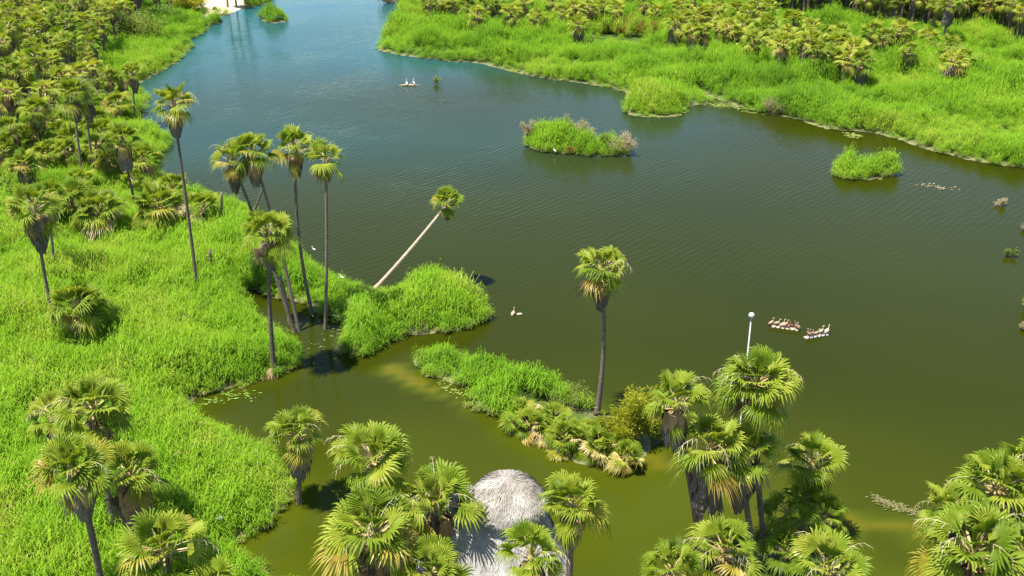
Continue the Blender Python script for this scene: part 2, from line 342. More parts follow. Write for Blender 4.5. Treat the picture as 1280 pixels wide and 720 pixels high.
# ------------------------------------------------------------------ palm parts
CLS = [  # elevation, petiole, bend, droop, tip, fold, blade radius
    (68, .84, 6, .00, .08, .20, .92), (48, .96, 12, .03, .18, .10, 1.0), (26, 1.0, 18, .08, .32, .02, 1.02),
    (2, .94, 32, .14, .44, -.06, 1.0), (-28, .80, 40, .10, .30, -.25, .95), (-55, .70, 28, .10, .15, -.90, .80)]
def frond_geo(cls, rng, nseg=20, lod=0):
    e, pl, bend, droop, tip, fold, R = CLS[cls]
    e += rng.uniform(-13, 13); R *= rng.uniform(.92, 1.08); pl *= rng.uniform(.9, 1.12); tip *= rng.uniform(.7, 1.3)
    V = []; F = []; M = []
    p = Vector((0, 0, 0)); P = [p.copy()]; k = 4 if lod == 0 else 2
    for i in range(k):
        ang = R_(e - bend * ((i + .5) / k) ** 1.5); p = p + Vector((math.cos(ang), 0, math.sin(ang))) * (pl / k); P.append(p.copy())
    ang = R_(e - bend); d = Vector((math.cos(ang), 0, math.sin(ang))); L = Vector((0, 1, 0)); Nn = d.cross(L); 
    if Nn.z < 0 and abs(e) < 60: Nn = -Nn
    Nn = Vector((-math.sin(ang), 0, math.cos(ang)))
    wd_ = .055 if lod == 0 else .08
    for i, q in enumerate(P):
        w = wd_ * (1 - .55 * i / k); V += [q + L * w, q - L * w, q - Nn * w * .7]
    for i in range(k):
        a = 3 * i; b2 = a + 3
        F += [(a, b2, b2 + 1, a + 1), (a + 1, b2 + 1, b2 + 2, a + 2), (a + 2, b2 + 2, b2, a)]; M += [1] * 3
    span = R_((84, 98, 98, 80, 64, 60)[cls] + rng.uniform(-8, 8)); H0 = P[-1]
    twist = rng.uniform(-.3, .3)
    def pt(a, r, pleat=0.0):
        q = H0 + (d * math.cos(a) + L * math.sin(a)) * r
        s = math.sin(a)
        q = q + Nn * (pleat + fold * abs(s) * r * (.55 + .45 * abs(s)) + twist * s * r)
        rr = r / R
        q.z -= R * (droop * rr * rr + tip * max(0, rr - .5) ** 2 * 2.4 * (1 + .4 * math.cos(a)))
        return q
    hub = len(V); V.append(H0)
    da = 2 * span / nseg; edge = []
    for i in range(nseg + 1):
        a = -span + da * i; V.append(pt(a, R * .50 * (.86 + .14 * math.cos(a)), -.016)); edge.append(len(V) - 1)
    for i in range(nseg):
        a = -span + da * (i + .5); rl = R * (.80 + .20 * math.cos(a * .8)) * rng.uniform(.80, 1.10)
        M1 = len(V); V.append(pt(a, rl * .54, .030))
        l1, r1 = edge[i], edge[i + 1]
        if lod == 0:
            L2 = len(V); aj = a + rng.uniform(-.04, .04)
            V.append(pt(aj - da * .28, rl * .80)); V.append(pt(aj + da * .28, rl * .80)); V.append(pt(aj + rng.uniform(-.06, .06), rl * 1.06))
            V[-1].z -= rng.uniform(0, .10) if rng.random() < .8 else rng.uniform(.12, .26)
            F += [(hub, l1, M1), (hub, M1, r1), (l1, L2, M1), (M1, L2, L2 + 1), (M1, L2 + 1, r1), (L2, L2 + 2, L2 + 1)]; M += [0] * 6
        else:
            T = len(V); V.append(pt(a + rng.uniform(-.06, .06), rl)); V[-1].z -= rng.uniform(0, .08)
            F += [(hub, l1, M1), (hub, M1, r1), (l1, T, M1), (M1, T, r1)]; M += [0] * 4
    return V, F, M
rng = random.Random(11)
FRM = {}                                         # (class, tone) -> shared frond meshes
for c in range(6):
    geos = [frond_geo(c, rng) for _ in range(4)]
    for tone, mt in (('g', M_FROND), ('y', M_FRONDY), ('d', M_FRONDD), ('w', M_FRONDW)):
        if tone == 'g' and c == 5 or tone in 'dw' and c < 2: continue
        FRM[c, tone] = [mesh_of('frond', V, F, (mt, M_PETI if tone in 'gy' else mt), M) for V, F, M in geos]

def skirt_mesh(rng, Ls, rad, n, tan=.25, taper=.5):
    mb = MB()
    for i in range(n):
        u = rng.random(); z0 = -.1 - u * Ls * .62; a = rng.uniform(0, 2 * math.pi)
        rout = rad * (1 - (1 - taper) * u) * rng.uniform(.75, 1.12); ln = Ls * rng.uniform(.30, .46) * (1.05 - .25 * u)
        w = rng.uniform(.07, .16) * rad / .6; ca, sa = math.cos(a), math.sin(a); tx, ty = -sa, ca
        da = rng.uniform(-.25, .25)
        pts = [(.14, z0 + .12, w * .35), (rout * .8, z0 - .02, w), (rout, z0 - ln * .55, w * 1.1), (rout * rng.uniform(.72, .98), z0 - ln, w * .15)]
        V = []
        for j, (r, z, ww) in enumerate(pts):
            aa = a + da * j / 3; c_, s_ = math.cos(aa), math.sin(aa)
            V += [(c_ * r - s_ * ww, s_ * r + c_ * ww, z), (c_ * (r + .05 * (0 < j < 3)), s_ * (r + .05 * (0 < j < 3)), z + .01), (c_ * r + s_ * ww, s_ * r - c_ * ww, z)]
        F = []
        for j in range(3):
            q = 3 * j; F += [(q, q + 3, q + 4, q + 1), (q + 1, q + 4, q + 5, q + 2)]
        mb.add(V, F, 1 if (u < tan and rng.random() < .8) else 0)
    return mb.mesh('skirt', (M_SKIRT, M_SKIRTB))
SK = {1: [skirt_mesh(rng, 1.3, .50, 80, .6, .4) for _ in range(3)], 2: [skirt_mesh(rng, 2.3, .66, 150, .35, .35) for _ in range(3)],
      3: [skirt_mesh(rng, 3.4, .78, 260, .12, .85) for _ in range(2)], 4: [skirt_mesh(rng, 3.0, .85, 200, .2, .25) for _ in range(2)],
      5: [skirt_mesh(rng, 2.7, .75, 190, .25, .7) for _ in range(2)]}

def core_mesh(rng, tan=20):
    mb = MB()
    for i in range(tan):
        a = rng.uniform(0, 6.28); e = R_(rng.uniform(-55, 40)); l = rng.uniform(.35, .75); z = rng.uniform(-.35, .02)
        d = Vector((math.cos(a) * math.cos(e), math.sin(a) * math.cos(e), math.sin(e)))
        mb.tube([Vector((d.x * .08, d.y * .08, z)), Vector((0, 0, z)) + d * l * .6, Vector((0, 0, z - .10)) + d * l], [.045, .03, .014], 4, 0, False)
    for i in range(4):
        a = rng.uniform(0, 6.28); e = R_(rng.uniform(74, 88)); l = rng.uniform(.9, 1.35)
        d = Vector((math.cos(a) * math.cos(e), math.sin(a) * math.cos(e), math.sin(e)))
        mb.tube([(0, 0, 0), d * l * .5, d * l * .8, d * l], [.02, .05, .06, .01], 5, 1, False)
    mb.tube([(0, 0, -.5), (0, 0, -.1), (0, 0, .1)], [.17, .19, .06], 8, 0)
    return mb.mesh('crown', (M_PETI, M_FROND))
CORES = [core_mesh(rng) for _ in range(4)]
def stalk_mesh(rng):
    mb = MB(); l = rng.uniform(1.9, 2.7); P = []; p = Vector((0, 0, 0)); e = rng.uniform(50, 70)
    for i in range(9):
        P.append(p.copy()); ang = R_(e - i * i * 1.9); p = p + Vector((math.cos(ang), 0, math.sin(ang))) * l / 8
    mb.tube(P, [.018 - .0014 * i for i in range(9)], 4, 0)
    for i in range(4, 9):
        for s in (-1, 1):
            q = P[i]; mb.tube([q, q + Vector((.15, s * .12, -.12)), q + Vector((.22, s * .16, -.38))], [.010, .008, .004], 3, 0, False)
    return mb.mesh('flower_stalk', (M_STALK,))
STALKS = [stalk_mesh(rng) for _ in range(4)]

def trunk_mesh(rng, base, top, r0, r1, mats, n=9, bend=None, rings=None):
    L = (Vector(top) - Vector(base)).length; m = rings or max(8, int(L * 2.2)); P = []; rad = []
    bd = bend if bend is not None else Vector((rng.uniform(-.25, .25), rng.uniform(-.25, .25), 0)) * L / 10
    for i in range(m + 1):
        t = i / m; P.append(Vector(base).lerp(Vector(top), t) + bd * math.sin(math.pi * t))
        r = r0 + (r1 - r0) * t + .10 * math.exp(-t * L / .5); rad.append(r * (1 + (.055 if i % 2 else -.03) + rng.uniform(-.04, .04)))
    mb = MB(); mb.tube(P, rad, n); return mb.mesh('trunk', mats, True)

NFR = [0]
def palm(base, heart, Rm, label, group=None, n=30, skirt=2, yellow=.12, dead=.05, seed=0, r0=.15, r1=.105, stalks=2, mats=None, bend=None,
         white=0.0, name='palm_tree', core=True, lowbias=0.0, cat='palm tree', tilt=None):
    rg = random.Random(seed * 7 + 3)
    base = Vector(base); heart = Vector(heart)
    root = empty(name, base); tag(root, label, cat, group)
    s = Rm / 2.0
    if (heart - base).length > .8:
        link('trunk', trunk_mesh(rg, (0, 0, 0), heart - base - Vector((0, 0, .15 * s)), r0, r1, mats or (M_TRUNK,), bend=bend), root)
    cr = link('crown', rg.choice(CORES), root, heart - base); cr.scale = (s, s, s)
    cr.rotation_euler = (tilt[0] if tilt else rg.uniform(-.16, .16), tilt[1] if tilt else rg.uniform(-.16, .16), rg.uniform(0, 6.28))
    az = rg.uniform(0, 6.28)
    n = int(n * .98)
    for i in range(n):
        u = (i + rg.uniform(-.4, .4)) / n; u = min(.999, max(0, u)); u = u ** (1 - lowbias)
        c = 0 if u < .17 else 1 if u <  .48 else 2 if u < .73 else 3 if u < .91 else 4
        x = rg.random(); tone = 'g'
        if c >= 3 and x < yellow * (1.5 if c == 3 else 3.5): tone = 'y'
        elif c == 2 and x < yellow * .5: tone = 'y'
        if c >= 3 and rg.random() < dead * 3: tone = 'd'; c = rg.choice([4, 5])
        if c >= 2 and rg.random() < white: tone = 'w'
        o = link('frond', rg.choice(FRM[c, tone]), cr, (0, 0, -.38 * u + .03))
        az += 2.39996 + rg.uniform(-.5, .5); k = rg.uniform(.80, 1.16)
        o.rotation_euler = (rg.uniform(-.5, .5), rg.uniform(-.2, .2), az); o.scale = (k, k * rg.uniform(.9, 1.1), k); NFR[0] += 1
    for i in range(stalks):
        o = link('flower_stalk', rg.choice(STALKS), cr, (0, 0, -.1)); o.rotation_euler = (0, rg.uniform(-.2, .5), rg.uniform(0, 6.28)); k = rg.uniform(.75, 1.0); o.scale = (k, k, k)
    if skirt:
        k = link('skirt', rg.choice(SK[skirt]), root, heart - base + Vector((0, 0, -.5 * s))); f = s * rg.uniform(.92, 1.08); k.scale = (f, f, f); k.rotation_euler = (0, 0, rg.uniform(0, 6.28))
    return root
def gpt(x, y, drop=.12): return Vector((x, y, min(hz(x, y), 1.5) - drop))
def palm_px(crown, h, Rm, label, base=None, lean=(0, 0), dy=0.0, **kw):
    if base is not None:
        g = G(*base); heart = AtY(crown[0], crown[1], g.y + dy); b_ = gpt(g.x, g.y)
    else:
        heart = G(crown[0], crown[1], h); b_ = gpt(heart.x + lean[0], heart.y + lean[1])
    return palm(b_, heart, Rm, label, **kw)

# ------------------------------------------------------------------ forest palms (small in the picture: trunk, skirt, crown)
def far_crown(rg, n=26, yellow=.15, dead=.1):
    mb = MB(); az = 0
    for i in range(n):
        u = (i + .5) / n; c = 0 if u < .17 else 1 if u <  .48 else 2 if u < .73 else 3 if u < .91 else 4
        V, F, M = frond_geo(c, rg, 9, 1); az += 2.39996 + rg.uniform(-.3, .3); k = rg.uniform(.85, 1.12)
        mt = Matrix.Rotation(az, 3, 'Z') @ Matrix.Rotation(rg.uniform(-.2, .2), 3, 'Y') @ Matrix.Rotation(rg.uniform(-.5, .5), 3, 'X')
        tone = 0
        if c >= 3 and rg.random() < yellow * 2: tone = 2
        elif c >= 3 and rg.random() < dead * 2: tone = 3
        elif rg.random() < .3: tone = 4
        mb.add([mt @ (v * k) + Vector((0, 0, -.38 * u)) for v in V], F, [tone if q == 0 else 1 for q in M])
    return mb.mesh('crown', (M_FROND, M_PETI, M_FRONDY, M_FRONDD, M_FRONDL))
M_FRONDL = leaf_mat('frond_light', [(.15, (.20, .25, .020)), (.5, (.29, .33, .030)), (.85, (.37, .38, .05))], .45, .5, .2)
FARC = [far_crown(rng, n=rng.randint(22, 30)) for _ in range(7)]
FART = [trunk_mesh(rng, (0, 0, 0), (rng.uniform(-.04, .04), rng.uniform(-.04, .04), 1.0), .19, .12, (M_TRUNK,), n=7, bend=Vector((rng.uniform(-.03, .03), rng.uniform(-.03, .03), 0)), rings=9) for _ in range(4)]
def far_palm(base, h, Rm, label, group, rg, skirt=2, name='palm_tree'):
    root = empty(name, base); tag(root, label, 'palm tree', group); s = Rm / 2.0
    tr = link('trunk', rg.choice(FART), root); tr.scale = (1, 1, h)
    root.rotation_euler = (rg.uniform(-.05, .05), rg.uniform(-.05, .05), rg.uniform(0, 6.28))
    c = link('crown', rg.choice(FARC), root, (0, 0, h)); c.scale = (s, s, s * rg.uniform(.85, 1.05)); c.rotation_euler = (rg.uniform(-.1, .1), rg.uniform(-.1, .1), rg.uniform(0, 6.28))
    if skirt:
        k = link('skirt', rg.choice(SK[skirt]), root, (0, 0, h - .45 * s)); f = s * rg.uniform(.85, 1.1); k.scale = (f, f, f); k.rotation_euler = (0, 0, rg.uniform(0, 6.28))
    return root
def scatter(poly, r, rg, maxn=2000, keep=None):
    P = np.array(poly); lo, hi = P.min(0), P.max(0); pts = []
    for _ in range(maxn * 12):
        x = rg.uniform(lo[0], hi[0]); y = rg.uniform(lo[1], hi[1])
        if any((x - a) ** 2 + (y - b) ** 2 < r * r for a, b in pts): continue
        if poly_sd(poly, np.array([x]), np.array([y]))[0] < 0: continue
        if keep and not keep(x, y): continue
        pts.append((x, y))
    return pts

TAKEN = []
# --- tall palms that stand out, each by its own crown and foot in the picture
tall = [  # crown px, base px, radius m, skirt, label, options
    ((216, 130), (249, 378), 2.1, 2, 'tall slender fan palm rising above the reeds beside the lagoon, white band on its trunk', dict(yellow=.3, n=28, seed=1, stalks=4, dead=.1)),
    ((290, 200), (369, 416), 2.0, 2, 'leaning fan palm of the crossed pair, its crown the outer one over the water', dict(seed=2, n=26, dy=1.0, bend=Vector((.2, 0, 0)))),
    ((316, 190), (375, 414), 2.1, 2, 'leaning fan palm of the crossed pair, its crown the inner fuller one', dict(seed=3, n=30, yellow=.2)),
    ((368, 183), (391, 394), 2.05, 2, 'tall palm with yellow hanging fronds standing in the pool between reeds', dict(seed=4, n=24, yellow=.5, dead=.1)),
    ((407, 200), (405, 411), 1.95, 1, 'thin straight palm with sparse crown and knotted trunk standing in the pool', dict(seed=5, n=20, yellow=.3)),
    ((335, 290), (343, 467), 2.3, 2, 'full crowned fan palm at the reed tip, reddish root ball at the water', dict(seed=6, n=34, yellow=.1, r0=.2)),
    ((753, 338), (746, 520), 2.25, 2, 'lone tall fan palm on the shrubby spit with orange dead fronds', dict(seed=7, n=28, yellow=.12, dead=.12, r0=.19)),
    ((42, 258), (72, 434), 2.3, 4, 'tall palm with long tapering grey skirt in the open reed bed', dict(seed=8, n=30, yellow=.15, stalks=3)),
    ((62, 245), (74, 364), 1.9, 2, 'palm half hidden behind the palm with the long tapering skirt', dict(seed=9, n=24)),
    ((153, 175), (172, 268), 2.25, 5, 'palm with round crown and grey skirt over the reeds near the grove edge', dict(seed=10, n=30)),
    ((92, 118), (107, 245), 2.5, 2, 'big crowned tall palm with yellow heart at the grove edge', dict(seed=11, n=34, yellow=.3, stalks=4)),
    ((108, 122), (121, 230), 2.1, 2, 'tall palm with rusty dead fronds beside the big crowned palm', dict(seed=12, n=26, dead=.2)),
    ((46, 138), (56, 212), 2.3, 2, 'tall thin trunked palm within the grove, bare stem showing against reeds', dict(seed=13, n=28)),
    ((13, 160), (23, 222), 2.2, 2, 'dark green palm at the grove front with bare stem in the reeds', dict(seed=14, n=28)),
    ((166, 92), (170, 160), 2.1, 2, 'thin waterside palm, rightmost of three in a row at the cove', dict(seed=15, n=24)),
    ((152, 100), (154, 145), 1.9, 2, 'thin waterside palm, middle one of three in a row at the cove', dict(seed=16, n=24)),
    ((135, 97), (140, 148), 2.1, 2, 'thin waterside palm with brown skirt, inner one of three at the cove', dict(seed=17, n=24, dead=.2)),
]
tall[14] = (*tall[14][:4], 'thin waterside palm, outermost of three in a row at the cove', tall[14][5])
for c, b_, Rm, sk, lab, kw in tall:
    o = palm_px(c, 0, Rm, lab, base=b_, skirt=sk, **kw); TAKEN.append((o.location.x, o.location.y))
# the leaning palm over the lagoon
g = G(467, 362)
palm(gpt(g.x, g.y, .1), AtY(559, 254, g.y + .6), 1.75, 'palm with pale bare trunk leaning far out over the lagoon', n=26, skirt=1, seed=21, r0=.19, r1=.13,
     mats=(M_TRUNKP,), bend=Vector((.07, 0, -.07)), yellow=.25)
# squat palms in the reeds of the near bank
low = [((99, 384), 4.0, 2.7, 5, 'squat palm with thick brown skirt shading the reeds beside it', dict(seed=31, n=40)),
       ((90, 254), 3.6, 3.1, 1, 'bushy trunkless palm with tan collapsed fronds, inner of two side by side', dict(seed=32, n=52, white=.2, lowbias=.3)),
       ((124, 264), 3.3, 3.0, 1, 'bushy trunkless palm with tan collapsed fronds, outer of two side by side', dict(seed=33, n=52, white=.25, lowbias=.3)),
       ((198, 258), 3.5, 3.1, 1, 'bushy low palm with pale lower fronds in front of grove', dict(seed=34, n=50, white=.12, lowbias=.2)),
       ((214, 236), 3.2, 2.5, 0, 'small low palm behind the bushy one beside the slender trunk', dict(seed=35, n=24)),
       ((254, 260), 3.0, 2.3, 0, 'small dark low palm beside a bare dead pole', dict(seed=36, n=22, white=.1)),
       ((136, 200), 3.0, 2.2, 5, 'low palm with golden drooping fronds near the grove edge', dict(seed=37, n=28, yellow=.6)),
       ((179, 200), 3.3, 2.4, 5, 'low palm with brown skirt on the reed bank by the cove', dict(seed=38, n=28, dead=.15)),
       ((104, 226), 2.4, 2.0, 0, 'small dark palm in reeds below the grove', dict(seed=39, n=20)),
       ((107, 160), 2.6, 2.0, 2, 'shaded low palm among the stems of the grove edge', dict(seed=40, n=26)),
       ((75, 165), 3.0, 2.0, 2, 'squat palm between two tall stems of the grove edge', dict(seed=41, n=26)),
       ((24, 195), 2.6, 2.2, 1, 'low palm with pale fronds in the reeds by the grove', dict(seed=42, n=26, white=.1)),
       ((165, 225), 2.2, 1.8, 0, 'young palm in reeds behind the golden fronded palm', dict(seed=43, n=18))]
for c, h, Rm, sk, lab, kw in low:
    o = palm_px(c, h, Rm, lab, skirt=sk, stalks=0, **kw); TAKEN.append((o.location.x, o.location.y))

for i, (x, y) in enumerate([(60, 192), (20, 176), (42, 168), (86, 190), (120, 184), (58, 152), (4, 190), (128, 166), (146, 130), (30, 205), (118, 150), (88, 176)]):
    o = palm_px((x, y), 3.0 + (i * 7 % 5) * .35, 2.2 + (i % 3) * .15, 'low palm filling the gaps at the foot of the grove', group='low palms at the grove foot', skirt=5, stalks=0, n=28, seed=400 + i, yellow=.2, white=.04)
    TAKEN.append((o.location.x, o.location.y))
# near palms nearest the hut
near = [  # crown px, ground distance, radius, skirt, label, options
    ((95, 588), 42.0, 2.25, 2, 'fan palm with bare trunk and golden lowest fronds in front of a dark skirted palm', dict(seed=51, n=30, yellow=.22)),
    ((162, 592), 44.0, 2.2, 5, 'shaded palm with wide brown skirt in the tall reeds', dict(seed=52, n=30)),
    ((116, 512), 48.0, 2.3, 2, 'yellow green palm with drooping pale fronds behind two other palms', dict(seed=53, n=34, yellow=.1, lowbias=.2, white=.05)),
    ((70, 522), 50.0, 1.9, 2, 'darker palm mostly hidden behind the yellow green palm', dict(seed=54, n=24)),
    ((205, 688), 40.5, 2.5, 0, 'young palm with pale spread fronds at the reed edge by the channel', dict(seed=55, n=28)),
    ((268, 738), 39.5, 1.9, 0, 'small palm with frond tips at the mouth of the channel', dict(seed=56, n=20)),
    ((466, 574), 42.4, 2.25, 2, 'palm with upright fan and brown collapsed frond above the channel', dict(seed=58, n=26, dead=.12, stalks=5)),
    ((546, 628), 41.5, 2.3, 2, 'palm with dense upright fan beside the thatched roof', dict(seed=59, n=30, stalks=3)),
    ((468, 668), 38.8, 2.6, 2, 'wide palm with long pale flower stalks in front of the channel palms', dict(seed=60, n=32, stalks=5, white=.04)),
    ((536, 716), 38.0, 2.0, 2, 'low crowned palm against the foot of the thatched roof', dict(seed=61, n=30)),
    ((664, 694), 36.6, 2.05, 2, 'palm with big rounded fans directly before the thatched roof', dict(seed=62, n=22, stalks=3)),
    ((716, 632), 40.5, 1.95, 2, 'palm with yellow inner fronds against the side of the thatched roof', dict(seed=63, n=30, yellow=.25)),
    ((905, 688), 41.5, 2.1, 2, 'palm with upright fan and tan skirt below the clustered palms', dict(seed=64, n=26, stalks=4)),
    ((838, 712), 40.0, 1.9, 2, 'low palm with folded fans at the edge of the palm cluster', dict(seed=65, n=24, stalks=1)),
    ((1036, 712), 40.5, 2.3, 2, 'palm with broad round fans and white curling stalks below the palm cluster', dict(seed=66, n=28, stalks=4)),
    ((1216, 690), 38.6, 2.9, 2, 'large palm of the bank corner with tan heart and spread fans', dict(seed=67, n=34, stalks=4)),
    ((1246, 612), 42.5, 2.6, 2, 'large palm behind the spread fan palm of the bank corner', dict(seed=68, n=34, yellow=.12)),
    ((1290, 590), 44.5, 2.4, 2, 'outermost palm of the bank corner group, behind the large palm', dict(seed=69, n=28)),
    ((1188, 640), 42.0, 1.9, 2, 'smaller palm with orange tipped fans at the bank corner', dict(seed=70, n=26, yellow=.3)),
    ((1285, 700), 39.0, 2.2, 2, 'low palm tucked under the bank corner group', dict(seed=71, n=26)),
]
for c, D, Rm, sk, lab, kw in near:
    ht = AtY(c[0], c[1], D); palm(gpt(ht.x, ht.y), ht, Rm, lab, skirt=sk, r0=.19, r1=.14, **kw)
palm_px((371, 542), 0, 1.95, 'palm standing in the channel at the reed tip, dark skirted trunk and yellow fronds', base=(373, 629), skirt=5, seed=57, n=28, yellow=.25, dead=.1)
clus = [  # crown px, base px, radius, skirt, label, options
    ((946, 480), (958, 702), 2.35, 1, 'tallest palm of the waterside cluster with many tan stalks at its heart', dict(seed=86, n=54, stalks=7)),
    ((888, 560), (918, 722), 2.25, 3, 'palm of the waterside cluster with huge grey thatch skirt', dict(seed=82, n=28, yellow=.12)),
    ((846, 502), (880, 716), 1.9, 5, 'outlying palm of the waterside cluster leaning over the shoal', dict(seed=83, n=22, stalks=4)),
    ((930, 568), (948, 712), 2.15, 4, 'central palm of the waterside cluster with curved dark trunk', dict(seed=84, n=26, bend=Vector((-.2, 0, 0)))),
    ((1016, 578), (1000, 672), 2.05, 2, 'palm of the waterside cluster with tan heart, standing over dark young palms', dict(seed=85, n=26, stalks=4, yellow=.2)),
]
for c, b_, Rm, sk, lab, kw in clus: palm_px(c, 0, Rm, lab, base=b_, skirt=sk, r1=.17, **kw)
for i, (c, h, Rm) in enumerate([((1030, 645), 2.2, 1.8), ((985, 640), 2.6, 1.7), ((1006, 622), 3.4, 1.5), ((980, 690), 1.6, 1.6)]):
    palm_px(c, h, Rm, 'dark young palm shaded beneath the waterside palm cluster', group='young palms under the cluster', skirt=0, stalks=0, n=20, seed=90 + i)

# low row of palms on the spit, bleached fronds over the water
rgw = random.Random(12); row = []
for k in range(20):
    t_ = (k + .5) / 20; row.append((648 + 138 * t_ + rgw.uniform(-5, 5), 522 + 44 * t_ + rgw.uniform(-12, 10), rgw.uniform(1.25, 1.75)))
for i, (x, y, Rm) in enumerate(row):
    palm_px((x, y), rgw.uniform(.6, 1.1), Rm, 'stemless palm with bleached fronds hanging over the water on the shrubby spit', group='stemless palms along the spit', skirt=0, stalks=0,
            n=20, seed=100 + i, yellow=.4, white=.40, lowbias=rgw.uniform(.1, .4), tilt=(rgw.uniform(.0, .5), rgw.uniform(-.3, .3)))

# --- squat palms of the reed bank across the water
rgx = random.Random(5)
sq = [(537, 5), (567, 8), (584, 12), (598, 20), (608, 8), (640, 19), (655, 8), (672, 23), (690, 5), (701, 19), (723, 3), (724, 33), (735, 12), (742, 9),
      (754, 11), (772, 13), (791, 1), (806, 5), (822, 16), (839, 1), (843, 36), (856, 28), (866, 42), (881, 43), (868, 8), (883, 18), (904, 31), (922, 14), (935, 22),
      (946, 7), (924, 50), (943, 55), (962, 34), (971, 52), (991, 30), (1000, 62), (1012, 40), (1024, 57), (1036, 48), (1049, 44), (1040, 76), (1060, 79), (1078, 80),
      (1022, 70), (1092, 46), (1128, 44), (1161, 50), (1186, 64), (1192, 82), (1201, 78), (985, 46), (1058, 62), (960, 12), (874, 24), (895, 12), (912, 40), (950, 42), (978, 60), (1046, 60), (1066, 70), (1010, 56), (930, 36), (850, 10), (620, 2), (554, 3), (1105, 52), (716, 12)]
for x, y in sq:
    h = rgx.uniform(3.8, 5.2); p = G(x, y, h); p = gpt(p.x, p.y); TAKEN.append((p.x, p.y))
    far_palm(p, h, rgx.uniform(2.45, 3.05), 'squat skirted fan palm on the reed bank across the lagoon', 'squat palms on the reed bank across the lagoon', rgx, rgx.choice([5, 5, 3]))
p = G(1137, 68, 4.4); far_palm(gpt(p.x, p.y), 4.4, 1.9, 'single small palm with bare stem and tapered skirt amid the reeds across the lagoon', None, rgx, 4)
# dense groves
def free(x, y): return all((x - a) ** 2 + (y - b) ** 2 > 9 for a, b in TAKEN)
lf = gp([(-40, 215), (0, 205), (60, 185), (100, 175), (128, 140), (125, 112), (135, 84), (150, 62), (170, 46), (190, 34), (215, 22), (232, 10), (236, -8), (200, -24), (-40, -24)])
rgf = random.Random(77)
LP = [p for p in scatter(lf, 3.3, rgf, 420, free)]
def grove(pts, keepn, hr, rr, label, group, sks, joined):
    pts = sorted(pts, key=lambda p: p[1]); mb = MB(); used = [M_TRUNK, M_SKIRT, M_SKIRTB, M_FROND, M_PETI, M_FRONDY, M_FRONDD, M_FRONDL]
    for k, (x, y) in enumerate(pts):
        h, Rm, sk = rgf.uniform(*hr), rgf.uniform(*rr), rgf.choice(sks)
        if k < keepn: far_palm(gpt(x, y), h, Rm, label, group, rgf, sk); continue
        s_ = Rm / 2; b_ = gpt(x, y)
        for me, sc, z in ((rgf.choice(FART), (1, 1, h), 0), (rgf.choice(FARC), (s_, s_, s_), h), (rgf.choice(SK[sk]), (s_, s_, s_), h - .2)):
            mt = Matrix.Translation(b_ + Vector((0, 0, z))) @ Matrix.Rotation(rgf.uniform(0, 6.28), 4, 'Z') @ Matrix.Diagonal((*sc, 1))
            mi = [used.index(m_) for m_ in me.materials]
            mb.add([mt @ v.co for v in me.vertices], [tuple(p.vertices) for p in me.polygons], [mi[p.material_index] for p in me.polygons])
    if mb.V: tag(link('palm_grove', mb.mesh('palm_grove', used)), joined, 'palm grove', None, 'stuff')
grove(LP, 130, (5.0, 9.5), (1.9, 2.6), 'fan palm of the dense grove beside the sandy beach', 'dense palm grove beside the beach', [2, 2, 2, 4, 5, 1], 'far depth of the dense palm grove behind the sandy beach')
rf = gp([(890, 12), (965, 20), (1000, 27), (1060, 29), (1078, 40), (1140, 48), (1165, 55), (1196, 52), (1202, 43), (1245, 46), (1262, 66), (1330, 78), (1330, 14), (1000, 2), (890, -2)])
RP = scatter(rf, 2.3, rgf, 600, free)
grove(RP, 80, (5.6, 7.8), (2.0, 2.6), 'tall fan palm of the dark grove behind the reed bank across the lagoon', 'dark palm grove behind the reed bank', [1, 1, 2], 'far depth of the dark palm grove behind the reed bank')
p = G(1186, 6, 8.5); far_palm(gpt(p.x, p.y), 8.5, 2.6, 'big palm with thick rusty skirt standing in front of the dark grove', None, rgf, 3)
for i, (x, y) in enumerate([(285, 11), (296, 11), (307, 6)]):
    p = G(x, y); far_palm(gpt(p.x, p.y), rgf.uniform(7, 8.5), 2.2, 'palm standing at the water on the sandy beach', 'palms on the sandy beach', rgf, 5)
print('palms', len(LP), len(RP), 'fronds', NFR[0])

# ------------------------------------------------------------------ dead poles and stump
def pole(a, b_, r, label, name='dead_trunk', mats=None, dy=0, group=None):
    g = G(*a); base = gpt(g.x, g.y, .3); top = AtY(b_[0], b_[1], g.y + dy)
    o = link(name, trunk_mesh(random.Random(int(a[0])), (0, 0, 0), top - base, r, r * .8, mats or (M_TRUNK,), n=8), None, base); tag(o, label, 'dead tree', group)
pole((275, 288), (277, 240), .14, 'bare dead palm pole beside the small dark low palm')
pole((264, 358), (262, 312), .13, 'bare dead palm pole in the reeds near the slender tall palm')
pole((434, 398), (438, 377), .22, 'short dark tilted stump at the pool edge in the reeds')
pole((312, 274), (329, 233), .12, 'thin dead pole crossing behind the leaning palm pair', dy=.4)
pole((363, 405), (350, 345), .17, 'dead palm trunk leaning against the crossed palm pair')
# root ball of the palm at the reed tip
g = G(341, 468); mb = MB()
mb.tube([(0, 0, -.4), (0, 0, -.05), (0, 0, .2), (0, 0, .42), (0, 0, .55)], [.5, .52, .46, .34, .2], 12)
for i in range(16):
    a = i * .39; mb.tube([(math.cos(a) * .4, math.sin(a) * .4, .25), (math.cos(a) * .62, math.sin(a) * .62, 0), (math.cos(a) * .7, math.sin(a) * .7, -.35)], [.05, .045, .03], 4)
M_ROOT = solid_mat('root_ball', [(.3, (.22, .11, .055)), (.7, (.44, .27, .16))], 9, .9, .5)
tag(link('root_ball', mb.mesh('root_ball', (M_ROOT,), True), None, (g.x - .1, g.y - .25, 0)), 'reddish rounded root ball at the water under the full crowned palm', 'roots')

